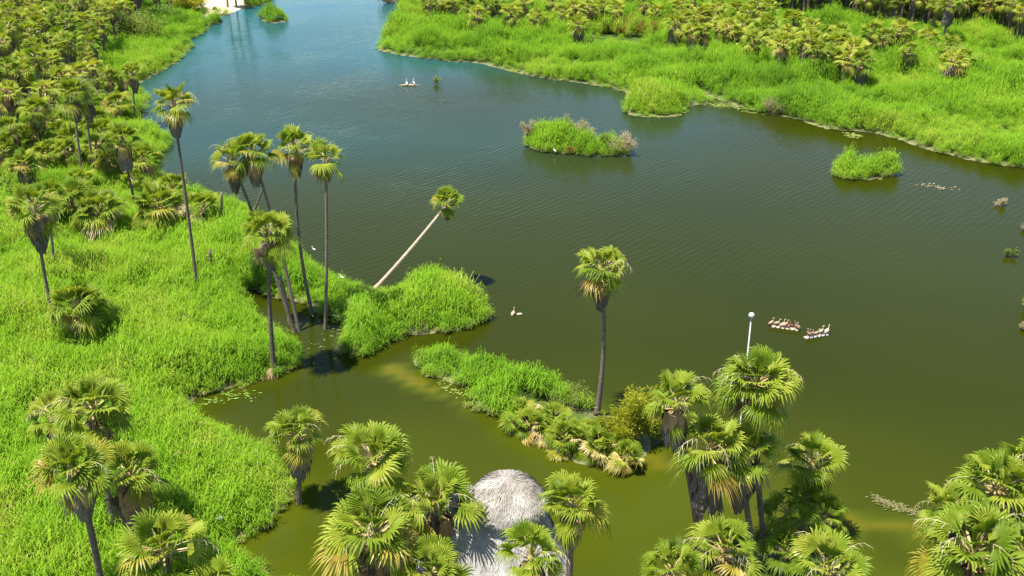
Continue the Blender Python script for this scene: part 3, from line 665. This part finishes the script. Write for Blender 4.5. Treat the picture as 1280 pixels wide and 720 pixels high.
# ------------------------------------------------------------------ reeds (geometry nodes over numpy points)
def reed_proto(rg, culms, leaves, H, spread, lw, dry=0.0, arch=1.0):
    mb = MB()
    for i in range(culms):
        a = rg.uniform(0, 6.28); r = spread * math.sqrt(rg.random()); bx, by = r * math.cos(a), r * math.sin(a)
        h = H * rg.uniform(.65, 1.05); lx, ly = rg.uniform(-.16, .16) * h, rg.uniform(-.16, .16) * h
        w = .008
        mb.add([(bx - w, by, -.1), (bx + w, by, -.1), (bx + lx, by + ly, h * .92)], [(0, 1, 2)], 1)
        az = rg.uniform(0, 6.28)
        for j in range(leaves):
            t = .22 + .78 * (j + rg.random()) / leaves; az += 2.4 + rg.uniform(-.5, .5)
            p = Vector((bx + lx * t, by + ly * t, h * t)); ln = rg.uniform(.6, 1.15) * (1.1 - .25 * t) * H / 1.7; up = rg.uniform(.6, 1.6) * (1.15 if t > .8 else .85)
            d = Vector((math.cos(az), math.sin(az), 0)); s = Vector((-d.y, d.x, 0)) * lw * rg.uniform(.7, 1.2)
            q1 = p + d * ln * .48 + Vector((0, 0, ln * .46 * up)); q2 = p + d * ln * (.92) + Vector((0, 0, ln * (.42 * up - .34 * arch * rg.uniform(.4, 1.3))))
            mb.add([p - s * .5, p + s * .5, q1 + s, q1 - s, q2], [(0, 1, 2, 3), (3, 2, 4)], 2 if rg.random() < dry else 0)
    return mb
rgr = random.Random(3)
PROTO = []
for k in range(5):
    mb = reed_proto(rgr, 8, 6, 1.85, .34, .022, .04); me = mb.mesh('reed_tuft', (M_REED, M_CULM, M_REEDD)); PROTO.append(bpy.data.objects.new('reed_tuft', me))
for k in range(2):
    mb = reed_proto(rgr, 9, 6, .9, .40, .026, .55, .8); me = mb.mesh('reed_fringe', (M_REED, M_CULM, M_REEDD)); PROTO.append(bpy.data.objects.new('reed_fringe', me))
def reed_tree():
    ng = bpy.data.node_groups.new('reeds', 'GeometryNodeTree')
    ng.interface.new_socket('Geometry', in_out='INPUT', socket_type='NodeSocketGeometry'); ng.interface.new_socket('Geometry', in_out='OUTPUT', socket_type='NodeSocketGeometry')
    gi = ng.nodes.new('NodeGroupInput'); go = ng.nodes.new('NodeGroupOutput'); jn = ng.nodes.new('GeometryNodeJoinGeometry'); L = ng.links.new
    def attr(nm, ty):
        n = ng.nodes.new('GeometryNodeInputNamedAttribute'); n.data_type = ty; n.inputs['Name'].default_value = nm; return n.outputs['Attribute']
    kind = attr('kind', 'INT'); rot = attr('rot', 'FLOAT_VECTOR'); sc = attr('size', 'FLOAT_VECTOR')
    e2r = ng.nodes.new('FunctionNodeEulerToRotation'); L(rot, e2r.inputs[0])
    for k, ob in enumerate(PROTO):
        oi = ng.nodes.new('GeometryNodeObjectInfo'); oi.inputs['Object'].default_value = ob
        cm = ng.nodes.new('FunctionNodeCompare'); cm.data_type = 'INT'; cm.operation = 'EQUAL'
        ins = [s for s in cm.inputs if s.type == 'INT']; L(kind, ins[0]); ins[1].default_value = k
        ip = ng.nodes.new('GeometryNodeInstanceOnPoints')
        L(gi.outputs[0], ip.inputs['Points']); L(cm.outputs[0], ip.inputs['Selection']); L(oi.outputs['Geometry'], ip.inputs['Instance'])
        L(e2r.outputs[0], ip.inputs['Rotation']); L(sc, ip.inputs['Scale']); L(ip.outputs[0], jn.inputs[0])
    L(jn.outputs[0], go.inputs[0]); return ng
REEDNG = reed_tree()
def reeds(name, poly, dens, label, cat='reeds', hscale=1.0, inset=-.35, extra=None, forest=None, group=None, tshift=0.0, mound=0.0, fscale=.75):
    rs = np.random.default_rng(abs(hash(label)) % 1000 if False else len(label) * 13 + len(poly))
    P = np.array(poly); vis = P
    lo = np.maximum(P.min(0), [-95, 36]); hi = np.minimum(P.max(0), [150, 262])
    n = int((hi[0] - lo[0]) * (hi[1] - lo[1]) * dens)
    x = rs.uniform(lo[0], hi[0], n); y = rs.uniform(lo[1], hi[1], n)
    zc = y * cp + CAM_H * sp; px = 640 + FPX * x / zc; py = 360 - FPX * (y * sp - CAM_H * cp) / zc
    k = (px > -130) & (px < 1410) & (py > -25) & (py < 790); x, y, px, py = x[k], y[k], px[k], py[k]
    fall = np.clip(1.0 - (y - 75) / 160, .42, 1.0); k = rs.random(len(x)) < fall; x, y = x[k], y[k]
    sd = poly_sd(poly, x, y) + (vnoise(x, y, 1.6) - .5) * .9 + (vnoise(x, y, 5) - .5) * .8
    k = (sd > inset) & ((vnoise(x + 31, y, .8) * .6 + vnoise(x, y + 17, 1.9) * .4 > .34) | (rs.random(len(x)) < .25))
    if extra is not None: k &= extra(x, y)
    x, y, sd = x[k], y[k], sd[k]; n = len(x)
    big = vnoise(x, y, 7.5); sm = .5 * vnoise(x, y, 2.4) + .5 * vnoise(x + 9, y, .9)
    s = hscale * (.40 + .85 * big + .95 * (sm - .4)) * (.55 + .45 * sstep(0, 1.6, sd)) * rs.uniform(.85, 1.15, n)
    for q in ((467, 374), (448, 386), (484, 380)):
        g_ = G(*q); s = s * (1 - .35 * np.exp(-((x - g_.x) ** 2 + (y - g_.y) ** 2) / 9.0))
    if mound: s = s * (1 - mound * .5 + mound * 1.25 * sstep(.3, .7, vnoise(x * .55, y, 6.0)))
    if forest is not None: s = s * np.where(poly_sd(forest, x, y) > 0, fscale, 1.0)
    kind = rs.integers(0, 5, n); fr = (sd < inset + .55) & (rs.random(n) < .45); kind = np.where(fr, rs.integers(5, 7, n), kind)
    z = np.maximum(height(x, y), -.1)
    tint = np.clip(-.06 + .62 * vnoise(x, y, 13) + .50 * vnoise(x + 50, y, 3.1) + rs.uniform(-.22, .22, n) + tshift, 0, 1)
    me = bpy.data.meshes.new(name); me.vertices.add(n); me.vertices.foreach_set('co', np.stack([x, y, z], 1).ravel())
    def A(nm, ty, arr, f='value'): a = me.attributes.new(nm, ty, 'POINT'); a.data.foreach_set(f, arr.ravel())
    A('kind', 'INT', kind.astype(np.int32)); A('tint', 'FLOAT', tint.astype(np.float32))
    A('size', 'FLOAT_VECTOR', np.stack([s ** .6, s ** .6, s], 1).astype(np.float32), 'vector')
    A('rot', 'FLOAT_VECTOR', np.stack([rs.uniform(-.13, .13, n), rs.uniform(-.13, .13, n) + .06, rs.uniform(0, 6.28, n)], 1).astype(np.float32), 'vector')
    o = link(name, me); md = o.modifiers.new('reeds', 'NODES'); md.node_group = REEDNG
    tag(o, label, cat, group, 'stuff'); print(name, n); return o
beachp = [tuple(p) for p in beach]
def no_near(x, y): return ~((y < 44.6) & (x > -14)) & ~((x > 0) & (y < 60)) & (poly_sd(beachp, x, y) < .5)
reeds('reed_bed', LEFT, 6.0, 'bright green reed bed filling the bank around the palms', extra=no_near, forest=lf, hscale=.88, mound=.2)
scrub = gp([(712, 36), (735, 34), (790, 32), (850, 40), (866, 56), (800, 62), (735, 58), (712, 52)])
def scrubless(x, y): return (poly_sd(scrub, x, y) < 0) | (vnoise(x, y, 1.5) > .58)
reeds('reed_bed', RIGHT, 5.5, 'bright green reed bank across the lagoon with squat palms', hscale=.95, mound=.7, forest=rf, fscale=.4, extra=scrubless)
def sx(x, y):
    zc = y * cp + CAM_H * sp; px = 640 + FPX * x / zc; py = 360 - FPX * (y * sp - CAM_H * cp) / zc; return (px < 640) | ((px < 735) & (py < 492 + (px - 640) * .28))
reeds('reed_bed', SPIT, 9.0, 'narrow reed spit joined to the row of stemless palms', extra=sx, hscale=.95)
reeds('reed_island', ISLA, 8.0, 'reed islet with dry grey shrubs in the middle of the lagoon', hscale=1.15, inset=-.4)
reeds('reed_island', ISLB, 8.0, 'small bare reed islet without shrubs in the lagoon', hscale=1.0, inset=-.4)
reeds('reed_island', ISLC, 8.0, 'tiny reed islet off the sandy beach in open water', hscale=1.0, inset=-.2)
reeds('reed_island', ISLD, 8.0, 'tiny reed islet close against the sandy beach', hscale=1.0, inset=-.2)

# ------------------------------------------------------------------ shrubs
def shrub(c, r, h, n, mat, label, seed, group=None, size=.22, wid=.03, feather=True, name='shrub', cat='shrub'):
    rg = random.Random(seed); root = empty(name, c); tag(root, label, cat, group)
    st = MB(); fo = MB()
    k = max(5, int(r * 6)); tips = []
    for i in range(k):
        a = rg.uniform(0, 6.28); q = rg.random() ** .6; e = Vector((math.cos(a) * r * q, math.sin(a) * r * q, h * rg.uniform(.55, 1.0) * (1 - .35 * q * q)))
        st.tube([(e.x * .1, e.y * .1, -.15), (e.x * .45, e.y * .45, e.z * .55), e], [.035, .022, .008], 4, 0, False); tips.append(e)
    for i in range(n):
        e = rg.choice(tips); t = rg.uniform(.35, 1.05); p = Vector((e.x * t, e.y * t, e.z * (t ** .8))) + Vector((rg.gauss(0, .13), rg.gauss(0, .13), rg.gauss(0, .13))) * max(r, .6)
        if p.z < .02: p.z = rg.uniform(.02, .2)
        d = Vector((p.x * .6 / max(r, .3) + rg.gauss(0, .4), p.y * .6 / max(r, .3) + rg.gauss(0, .4), rg.uniform(.1, 1.0) if feather else rg.uniform(-.4, .6))).normalized()
        s = d.cross(Vector((rg.gauss(0, 1), rg.gauss(0, 1), rg.gauss(0, 1)))).normalized() * wid * rg.uniform(.6, 1.3); l = size * rg.uniform(.6, 1.4)
        m_ = p + d * l * .5 + Vector((0, 0, -.02)); e2 = p + d * l + Vector((0, 0, -.06 * l / .2 if feather else -.02))
        fo.add([p, m_ + s, e2, m_ - s], [(0, 1, 2), (0, 2, 3)], 0)
    link('stem', st.mesh('stem', (M_TWIG,)), root); link('foliage', fo.mesh('foliage', (mat,)), root)
    return root
def shrub_px(px, py, r, h, n, mat, label, seed, **kw):
    p = G(px, py); return shrub(Vector((p.x, p.y, max(hz(p.x, p.y), -.05))), r, h, n, mat, label, seed, **kw)
shrub_px(792, 558, 2.1, 4.2, 8500, M_BUSHY, 'feathery yellow green shrub beside the lone tall palm', 1, size=.40, wid=.036)
shrub_px(826, 552, 1.1, 2.0, 1500, M_BUSHO, 'low olive shrub at the end of the spit next to feathery yellow shrub', 2, size=.3, wid=.024)
shrub_px(712, 512, 1.4, 1.7, 2200, M_BUSHO, 'fine leaved olive shrub behind the stemless palms on the spit', 3, size=.24, wid=.026)
shrub_px(612, 505, .9, .9, 900, M_BUSHO, 'low grey green shrub at the water edge of the reed spit', 4, size=.22)
shrub_px(640, 508, 1.0, 1.2, 1200, M_BUSHG, 'rounded green shrub between reed spit and stemless palms', 41, size=.22)
shrub_px(530, 452, .8, .8, 700, M_BUSHO, 'small grey green shrub at the tip of the reed spit', 5, size=.2)
shrub_px(450, 440, 1.0, 1.0, 1100, M_BUSHO, 'dull olive shrub at the reed point facing the spit', 6, size=.22)
shrub_px(432, 442, .8, .9, 700, M_BUSHD, 'straw coloured shrub at the reed point facing the spit', 7, size=.22)
for i, (x, y, r, h, mt, lab) in enumerate([(776, 193, 1.9, 2.6, M_BUSHD, 'pale dry shrub at the pointed end of the shrubby islet'), (758, 191, 1.3, 2.2, M_BUSHO, 'olive shrub beside the pale dry shrub on the islet'),
        (710, 180, 1.0, 4.3, M_BUSHD, 'tall wispy grey shrub on top of the islet'), (728, 186, 1.3, 3.6, M_BUSHD, 'pinkish dry shrub in the middle of the islet'),
        (661, 178, .9, 3.3, M_BUSHD, 'small dry shrub at the blunt end of the islet'), (692, 178, .9, 2.9, M_BUSHY, 'yellowish shrub on the back of the islet'),
        (713, 192, .7, .7, M_BUSHR, 'rusty low shrub at the water line of the islet')]):
    shrub_px(x, y, r, h, int(1000 * r + 400), mt, lab, 20 + i, size=.34, wid=.04)
for i, (x, y, r, h, lab) in enumerate([(1253, 258, .7, .8, 'pale drowned shrub with side twig standing alone in open water'), (1262, 320, .7, .9, 'rounded pale drowned shrub standing in open water'),
        (1283, 388, .9, 1.3, 'bright green drowned shrub beside a pale sprig in open water'), (1284, 412, .5, .6, 'pale sprig of a drowned shrub below the bright one'),
        (1284, 288, .5, .7, 'small drowned sprig between two pale shrubs in open water'), (545, 105, .9, 1.3, 'round drowned bush near the log with white birds')]):
    shrub_px(x, y, r, h, int(500 * r + 200), M_BUSHY if i == 2 else M_BUSHO if i in (1, 5) else M_BUSHD, lab, 40 + i, size=.26, wid=.034)
shrub_px(966, 142, 2.2, 2.0, 2200, M_BUSHD, 'wide pale dry shrub at the waterline of the reed bank across', 50, size=.34, wid=.04)
shrub_px(845, 110, 1.2, .8, 900, M_BUSHO, 'low olive shrub by the backwater in the reed bank across', 53, size=.34, wid=.04)
rgb = random.Random(9)
for i in range(16):
    x = 735 + 8.2 * i + rgb.uniform(-4, 4); y = 46 + rgb.uniform(-8, 7) + (4 if i > 8 else 0)
    shrub_px(x, y, rgb.uniform(1.6, 2.5), rgb.uniform(2.6, 3.4), 1500, M_BUSHR, 'rust coloured scrub bush among the squat palms', 60 + i, group='rusty scrub among the squat palms', size=.5, wid=.05)
shrub_px(704, 32, 1.6, 1.8, 700, M_BUSHR, 'single rusty bush in front of the squat palms', 59, size=.5, wid=.05)
for i, (x, y, r, h, mt, lab) in enumerate([(172, 55, 5.2, 4.6, M_BUSHO, 'large olive tree like bush at the grove edge by the water'), (240, 17, 4.6, 4.6, M_BUSHY, 'rounded yellow green bush beside the sandy beach'),
        (208, 34, 4.5, 3.2, M_BUSHG, 'rounded green bush on the reed bank near the beach'), (180, 40, 4.0, 3.0, M_BUSHG, 'broad green bush behind the olive bush'), (2, 260, 2.2, 2.6, M_BUSHO, 'olive bush at the foot of the grove in the reeds'),
        (215, 8, 4.0, 3.0, M_BUSHO, 'dull olive bush behind the yellow bush'), (1118, 62, 3.0, 2.4, M_BUSHO, 'olive bush behind the squat palms below the dark grove'), (1118, 88, 2.6, 1.3, M_BUSHD, 'grey dry bush beside the single small bare stemmed palm'),
        (486, 4, 3.0, 3.0, M_BUSHD, 'tan bush on the far tip of the reed bank'), (628, 12, 2.6, 2.2, M_BUSHY, 'yellowish bush between squat palms')]):
    shrub_px(x, y, r, h, int(900 * r), mt, lab, 80 + i, size=.6, wid=.09)

# ------------------------------------------------------------------ thatched hut
hut = empty('thatched_hut', (hutc.x, 43.0, hz(hutc.x, 43.0) - .05)); tag(hut, 'round two tiered grey palm thatch roof among the fan palms', 'hut')
zb = hut.location.z; PEAK = hutc.z - zb
def thatch(name, mat, rings, seed, nstrand, slen, fringe):
    """rings: list of (half ridge, radius, z) from the ridge down; strands lie along the slope"""
    rg = random.Random(seed); mb = MB(); n = 48
    def pt(i, a, f=0.0):
        i0 = min(int(i), len(rings) - 2); t = i - i0; A = rings[i0]; B = rings[i0 + 1]
        hr, r, z = [A[k] + (B[k] - A[k]) * t for k in range(3)]
        c, s_ = math.cos(a), math.sin(a); x = (hr if c > 0 else -hr) * min(1, abs(c) * 3) + c * r * (1 + .012 * math.sin(a * 9) + .01 * math.sin(a * 23))
        return Vector((x - 1.05 * (hr > .5), s_ * r * (1.55 if hr > .5 else 1.0), z + f))
    m_ = len(rings)
    V = [pt(i if i < m_ - 1 else m_ - 1 - 1e-6, 2 * math.pi * k / n) for i in range(m_) for k in range(n)]
    F = [(i * n + k, i * n + (k + 1) % n, (i + 1) * n + (k + 1) % n, (i + 1) * n + k) for i in range(m_ - 1) for k in range(n)]
    F.append(tuple(range(n - 1, -1, -1)))
    mb.add(V, F, 0); base = link(name, mb.mesh(name, (mat,), True), hut)
    sb = MB(); tot = m_ - 1
    wts = [max(.15, rings[min(int(q), m_ - 1)][1] + rings[min(int(q), m_ - 1)][0]) for q in range(m_)]
    for i in range(nstrand):
        while True:
            u = rg.random() * (tot - .05)
            if rg.random() < wts[int(u)] / max(wts): break
        if i < fringe: u = tot - rg.uniform(.02, .28)
        a = rg.uniform(0, 6.283); l = slen * rg.uniform(.6, 1.3)
        p = pt(u, a, .02); q = pt(min(u + .25, tot - 1e-6), a + rg.uniform(-.03, .03), .02); d = (q - p)
        if d.length < 1e-4: continue
        d.normalize(); out = Vector((p.x * .3, p.y, 0)); out = out.normalized() if out.length > 1e-3 else Vector((0, -1, 0))
        nrm = d.cross(Vector((0, 0, 1)).cross(d)); side = d.cross(Vector((out.x, out.y, .8))).normalized() * rg.uniform(.010, .026)
        lift = Vector((out.x * .3, out.y * .3, .9)) * rg.uniform(.0, .055)
        e = p + d * l + lift
        if i < fringe: e = p + d * l * .5 + Vector((0, 0, -.55 * l)) + out * .05
        sb.add([p - side, p + side, (p + e) / 2 + side + lift * .5, (p + e) / 2 - side + lift * .5, e], [(0, 1, 2, 3), (3, 2, 4)], 0)
    st = link('straw', sb.mesh('straw', (mat,)), base); st['kind'] = 'stuff'
    return base
thatch('roof', M_THATCH, [(1.95, .12, PEAK - .85), (1.95, .45, PEAK - 1.0), (1.95, .95, PEAK - 1.9), (1.9, 1.45, PEAK - 3.0), (1.85, 1.95, PEAK - 4.1), (1.85, 2.35, PEAK - 5.0)], 4, 15000, .5, 1500)
thatch('cap', M_THATCHC, [(.12, .10, PEAK + .02), (.12, .60, PEAK - .06), (.10, 1.10, PEAK - .28), (.08, 1.55, PEAK - .66), (.06, 1.86, PEAK - 1.12), (.06, 1.92, PEAK - 1.34)], 5, 6500, .34, 1500)
for i in range(8):
    a = i * math.pi / 4 + .2; mb = MB(); mb.tube([(0, 0, 0), (.02, 0, 1.5), (0, .02, PEAK - 4.3)], [.13, .12, .11], 8)
    link('post', mb.mesh('post', (M_WOOD,), True), hut, (math.cos(a) * 2.9 - 1.05, math.sin(a) * 2.6, 0))

# ------------------------------------------------------------------ lamp post
tp = AtY(940.5, 394, 55.5); b_ = Vector((tp.x - .05, 55.5, hz(tp.x, 55.5)))
lp = empty('lamp_post', b_); tag(lp, 'white globe lamp on a slim grey pole behind the palm cluster', 'street lamp')
H = tp.z - b_.z
mb = MB(); mb.tube([(0, 0, -.2), (0, 0, .25), (0, 0, .3), (0, 0, 1.2), (0, 0, 1.25), (0, 0, H - .2)], [.14, .14, .08, .08, .05, .04], 12); link('pole', mb.mesh('pole', (M_STEEL,), True), lp)
mb = MB(); mb.tube([(0, 0, -2.0), (0, 0, .12), (0, 0, .2)], [.6, .6, .5], 14); link('footing', mb.mesh('footing', (M_CONC,)), lp)
mb = MB(); mb.tube([(0, 0, H - .24), (0, 0, H - .16), (0, 0, H - .10)], [.07, .10, .10], 12); link('collar', mb.mesh('collar', (M_STEEL,), True), lp)
mb = MB(); mb.tube([(0, 0, H + .17 * math.sin(t_)) for t_ in np.linspace(-1.45, 1.5, 12)], [.172 * math.cos(t_) + .002 for t_ in np.linspace(-1.45, 1.5, 12)], 18); link('globe', mb.mesh('globe', (M_GLOBE,), True), lp)

# ------------------------------------------------------------------ birds and floating things
def bird_mesh(k, mat, neck=1.0):
    rg = random.Random(k); mb = MB(); up = rg.uniform(.10, .2)
    P = [(-.30, 0, .04), (-.20, 0, .09), (-.08, 0, .14), (.04, 0, .18), (.12, 0, .22), (.16, 0, .22 + up * .5 * neck), (.16, 0, .24 + up * neck), (.19, 0, .29 + up * neck), (.23, 0, .29 + up * neck), (.33, 0, .25 + up * neck)]
    mb.tube(P, [.015, .055, .095, .105, .075, .035, .030, .042, .030, .006], 8, 0)
    for s in (-1, 1):
        mb.tube([(.08, s * .095, .20), (-.06, s * .115, .16), (-.22, s * .07, .09), (-.34, s * .02, .04)], [.03, .055, .035, .006], 6, 0)
        mb.tube([(.0, s * .04, .10), (.01, s * .04, -.03)], [.013, .010], 4, 0)
    return mb.mesh('bird', (mat,), True)
BB = [bird_mesh(k, M_BIRDB) for k in range(4)]; BT = [bird_mesh(k + 9, M_BIRDT, 1.3) for k in range(2)]; BW = [bird_mesh(k + 20, M_BIRDW, 1.4) for k in range(2)]
def raft(a, b_, label, birds, glabel, group, seed, mixp):
    A = G(*a); B = G(*b_); d = B - A; L = d.length; ang = math.atan2(d.y, d.x); rg = random.Random(seed)
    root = empty('floating_plank', A); root.rotation_euler = (0, 0, ang); tag(root, label, 'plank')
    mb = MB(); mb.tube([(0, 0, .06), (L * .3, .01, .07), (L * .7, -.01, .07), (L, 0, .06)], [.10, .13, .13, .10], 8); link('beam', mb.mesh('beam', (M_LOG,), True), root)
    n = max(4, int(L / .36))
    fm = MB(); fm.tube([(-.13, 0, 0), (-.10, 0, 0), (.10, 0, 0), (.13, 0, 0)], [.03, .065, .065, .03], 10); fme = fm.mesh('float', (M_FOAM if seed == 1 else M_STEEL,), True)
    for i in range(n): link('float', fme, root, (L * (i + .5) / n, -.17, .05))
    for i in range(birds):
        t = (i + .5 + rg.uniform(-.42, .42)) / birds; p = A + d * t
        o = link('bird', rg.choice(BT if rg.random() < mixp else BB), None, (p.x, p.y, .21)); o.rotation_euler = (0, rg.uniform(-.35, .1), ang + rg.uniform(-.7, .7) + (math.pi if rg.random() < .4 else 0)); k = rg.uniform(.75, 1.15); o.scale = (k, k, k * 1.15)
        tag(o, glabel, 'bird', group)
raft((964, 408), (999, 413), 'floating timber with cream floats crowded with brown birds', 9, 'brown bird perched on the timber with cream floats', 'birds on the cream floated timber', 1, .2)
raft((1005, 423), (1035, 418), 'floating timber with white floats carrying a few birds', 6, 'tan bird perched on the timber with white floats', 'birds on the white floated timber', 2, .5)
A = G(499, 107); mb = MB(); mb.tube([(0, 0, .05), (1, .05, .1), (2.2, -.05, .08), (3.3, 0, .03)], [.05, .12, .13, .06], 7); mb.tube([(1.6, 0, .1), (1.9, .3, .35), (2.1, .4, .5)], [.05, .035, .02], 5)
tag(link('floating_log', mb.mesh('floating_log', (M_LOG,), True), None, (A.x, A.y, 0)), 'pale driftwood log carrying two white birds in open water', 'log')
for dx in (1.2, 2.3):
    o = link('bird', BW[0], None, (A.x + dx, A.y, .24)); o.scale = (1.0, 1.0, 1.45); o.rotation_euler = (0, -.3, .6 + dx); tag(o, 'white egret standing on the driftwood log', 'bird', 'egrets on the log')
A = G(642, 393); o = link('bird', BT[0], None, (A.x, A.y, .0)); o.scale = (1.05, 1.05, 1.2); o.rotation_euler = (0, -.2, 1.0); tag(o, 'pale long necked bird swimming beside a cream float near the reeds', 'bird')
A = G(646, 393.5); mb = MB(); mb.tube([(0, 0, 0), (.05, 0, .03), (.40, .02, .04), (.46, .02, .03)], [.05, .11, .11, .05], 8)
tag(link('foam_float', mb.mesh('foam_float', (M_FOAM,), True), None, (A.x, A.y, .02)), 'cream foam float drifting beside the long necked bird', 'float')
for (x, y), zz, lab in (((392, 313), 1.5, 'white egret on the reeds by the thin straight palm'), ((427, 348), 1.3, 'white egret at the water edge of the reed point'), ((693, 189), .5, 'white egret standing at the waterline of the shrubby islet'), ((577, 348), .1, 'white egret behind the reed point by the leaning palm')):
    A = G(x, y, zz); o = link('bird', BW[1], None, (A.x, A.y, zz)); o.scale = (.75, .75, .8); o.rotation_euler = (0, -.2, 2.0 + zz); tag(o, lab, 'bird')
# plastic litter in the reeds
A = G(275, 646, 1.35); mb = MB(); rg = random.Random(4); V = []; n = 6  # crumpled sheet
for i in range(n + 1):
    for j in range(n + 1): V.append((i / n * .36 - .18, j / n * .3 - .15, .12 * math.sin(i * 1.3 + j) + .1 * rg.random() - ((i - 3) ** 2 + (j - 3) ** 2) * .012))
mb.add(V, [(i * (n + 1) + j, (i + 1) * (n + 1) + j, (i + 1) * (n + 1) + j + 1, i * (n + 1) + j + 1) for i in range(n) for j in range(n)])
tag(link('plastic_bag', mb.mesh('plastic_bag', (M_BAG,), True), None, A), 'crumpled white plastic bag caught in the reeds', 'bag')
# blue tarp and rock on the beach
A = G(260, 14); z = hz(A.x, A.y); t_ = empty('tarp_shelter', (A.x, A.y, z)); tag(t_, 'small pale blue tarp shelter on the sandy beach', 'shelter')
mb = MB(); V = []
for i in range(7):
    for j in range(7): u, w = i / 6 - .5, j / 6 - .5; V.append((u * 1.7, w * 1.3, .85 - .5 * abs(w) - .25 * u * u + .04 * math.sin(i * 2 + j)))
mb.add(V, [(i * 7 + j, (i + 1) * 7 + j, (i + 1) * 7 + j + 1, i * 7 + j + 1) for i in range(6) for j in range(6)]); link('tarp', mb.mesh('tarp', (M_BLUE,), True), t_)
for sx_ in (-1, 1):
    for sy_ in (-1, 1): mb = MB(); mb.tube([(sx_ * .8, sy_ * .6, -.05), (sx_ * .78, sy_ * .58, .55)], .03, 5); link('post', mb.mesh('post', (M_WOOD,)), t_)
A = G(269, 16); mb = MB(); rg = random.Random(8); mb.tube([(0, 0, -.2), (.05, 0, .1), (0, .1, .4), (.1, .1, .6)], [.5, .55, .42, .15], 8)
mb.V = [(x * rg.uniform(.85, 1.15), y * rg.uniform(.85, 1.15), z_) for x, y, z_ in mb.V]
tag(link('rock', mb.mesh('rock', (M_ROCK,)), None, (A.x, A.y, hz(A.x, A.y))), 'small dark rock on the sandy beach near tarp', 'rock')

M_WEEDB = solid_mat('brown_weed', [(.3, (.055, .060, .015)), (.7, (.16, .14, .05))], 9, .8)
# floating weed mats: flakes of leaf lying on the water
def weed(px_line, n, spread, label, seed, mat, size=.11):
    rg = random.Random(seed); P = [G(*p) for p in px_line]; mb = MB(); o0 = P[0]
    for i in range(n):
        t = rg.random() * (len(P) - 1); k = int(t); p = P[k].lerp(P[min(k + 1, len(P) - 1)], t - k)
        x = p.x - o0.x + rg.gauss(0, spread); y = p.y - o0.y + rg.gauss(0, spread); s = size * rg.uniform(.4, 1.4); a = rg.uniform(0, 6.28); z = rg.uniform(.012, .05)
        V = [(x + math.cos(a + q) * s * r_, y + math.sin(a + q) * s * r_ * .7, z + rg.uniform(-.004, .05)) for q, r_ in ((0, 1.3), (1.2, .7), (2.4, .8), (3.3, 1.2), (4.4, .7), (5.4, .8))]
        mb.add(V, [(0, 1, 2, 3, 4, 5)])
    o = link('floating_weed', mb.mesh('floating_weed', (mat,)), None, (o0.x, o0.y, 0)); tag(o, label, 'water weed', None, 'stuff')
weed([(1092, 622), (1110, 630), (1130, 637), (1155, 645)], 420, .22, 'brownish floating weed streak over the yellow shoal', 1, M_WEEDB, .09)
weed([(250, 505), (290, 492), (320, 498)], 90, .4, 'scattered weed along the reed edge of the channel tip', 2, M_BUSHG)
weed([(548, 478), (570, 490), (600, 498)], 80, .35, 'loose weed floating beside the reed spit', 3, M_BUSHO)
weed([(395, 398), (425, 402), (440, 446), (480, 430), (505, 421)], 200, .35, 'weed fringe floating round the reed point', 4, M_BUSHO)
weed([(372, 455), (400, 440), (395, 420)], 40, .8, 'thin weed floating among the palm trunks in the pool', 5, M_BUSHG, .08)
weed([(1150, 232), (1165, 231), (1178, 236), (1198, 236)], 70, .35, 'small weed scraps drifting beyond the bare reed islet', 6, M_BUSHD, .13)
weed([(888, 131), (915, 132), (950, 140)], 220, .8, 'tan weed at the edge of the reed bank backwater', 7, M_BUSHO, .22)
weed([(1060, 168), (1070, 170)], 60, .5, 'small pale weed patch by the reed bank', 8, M_BUSHO, .2)
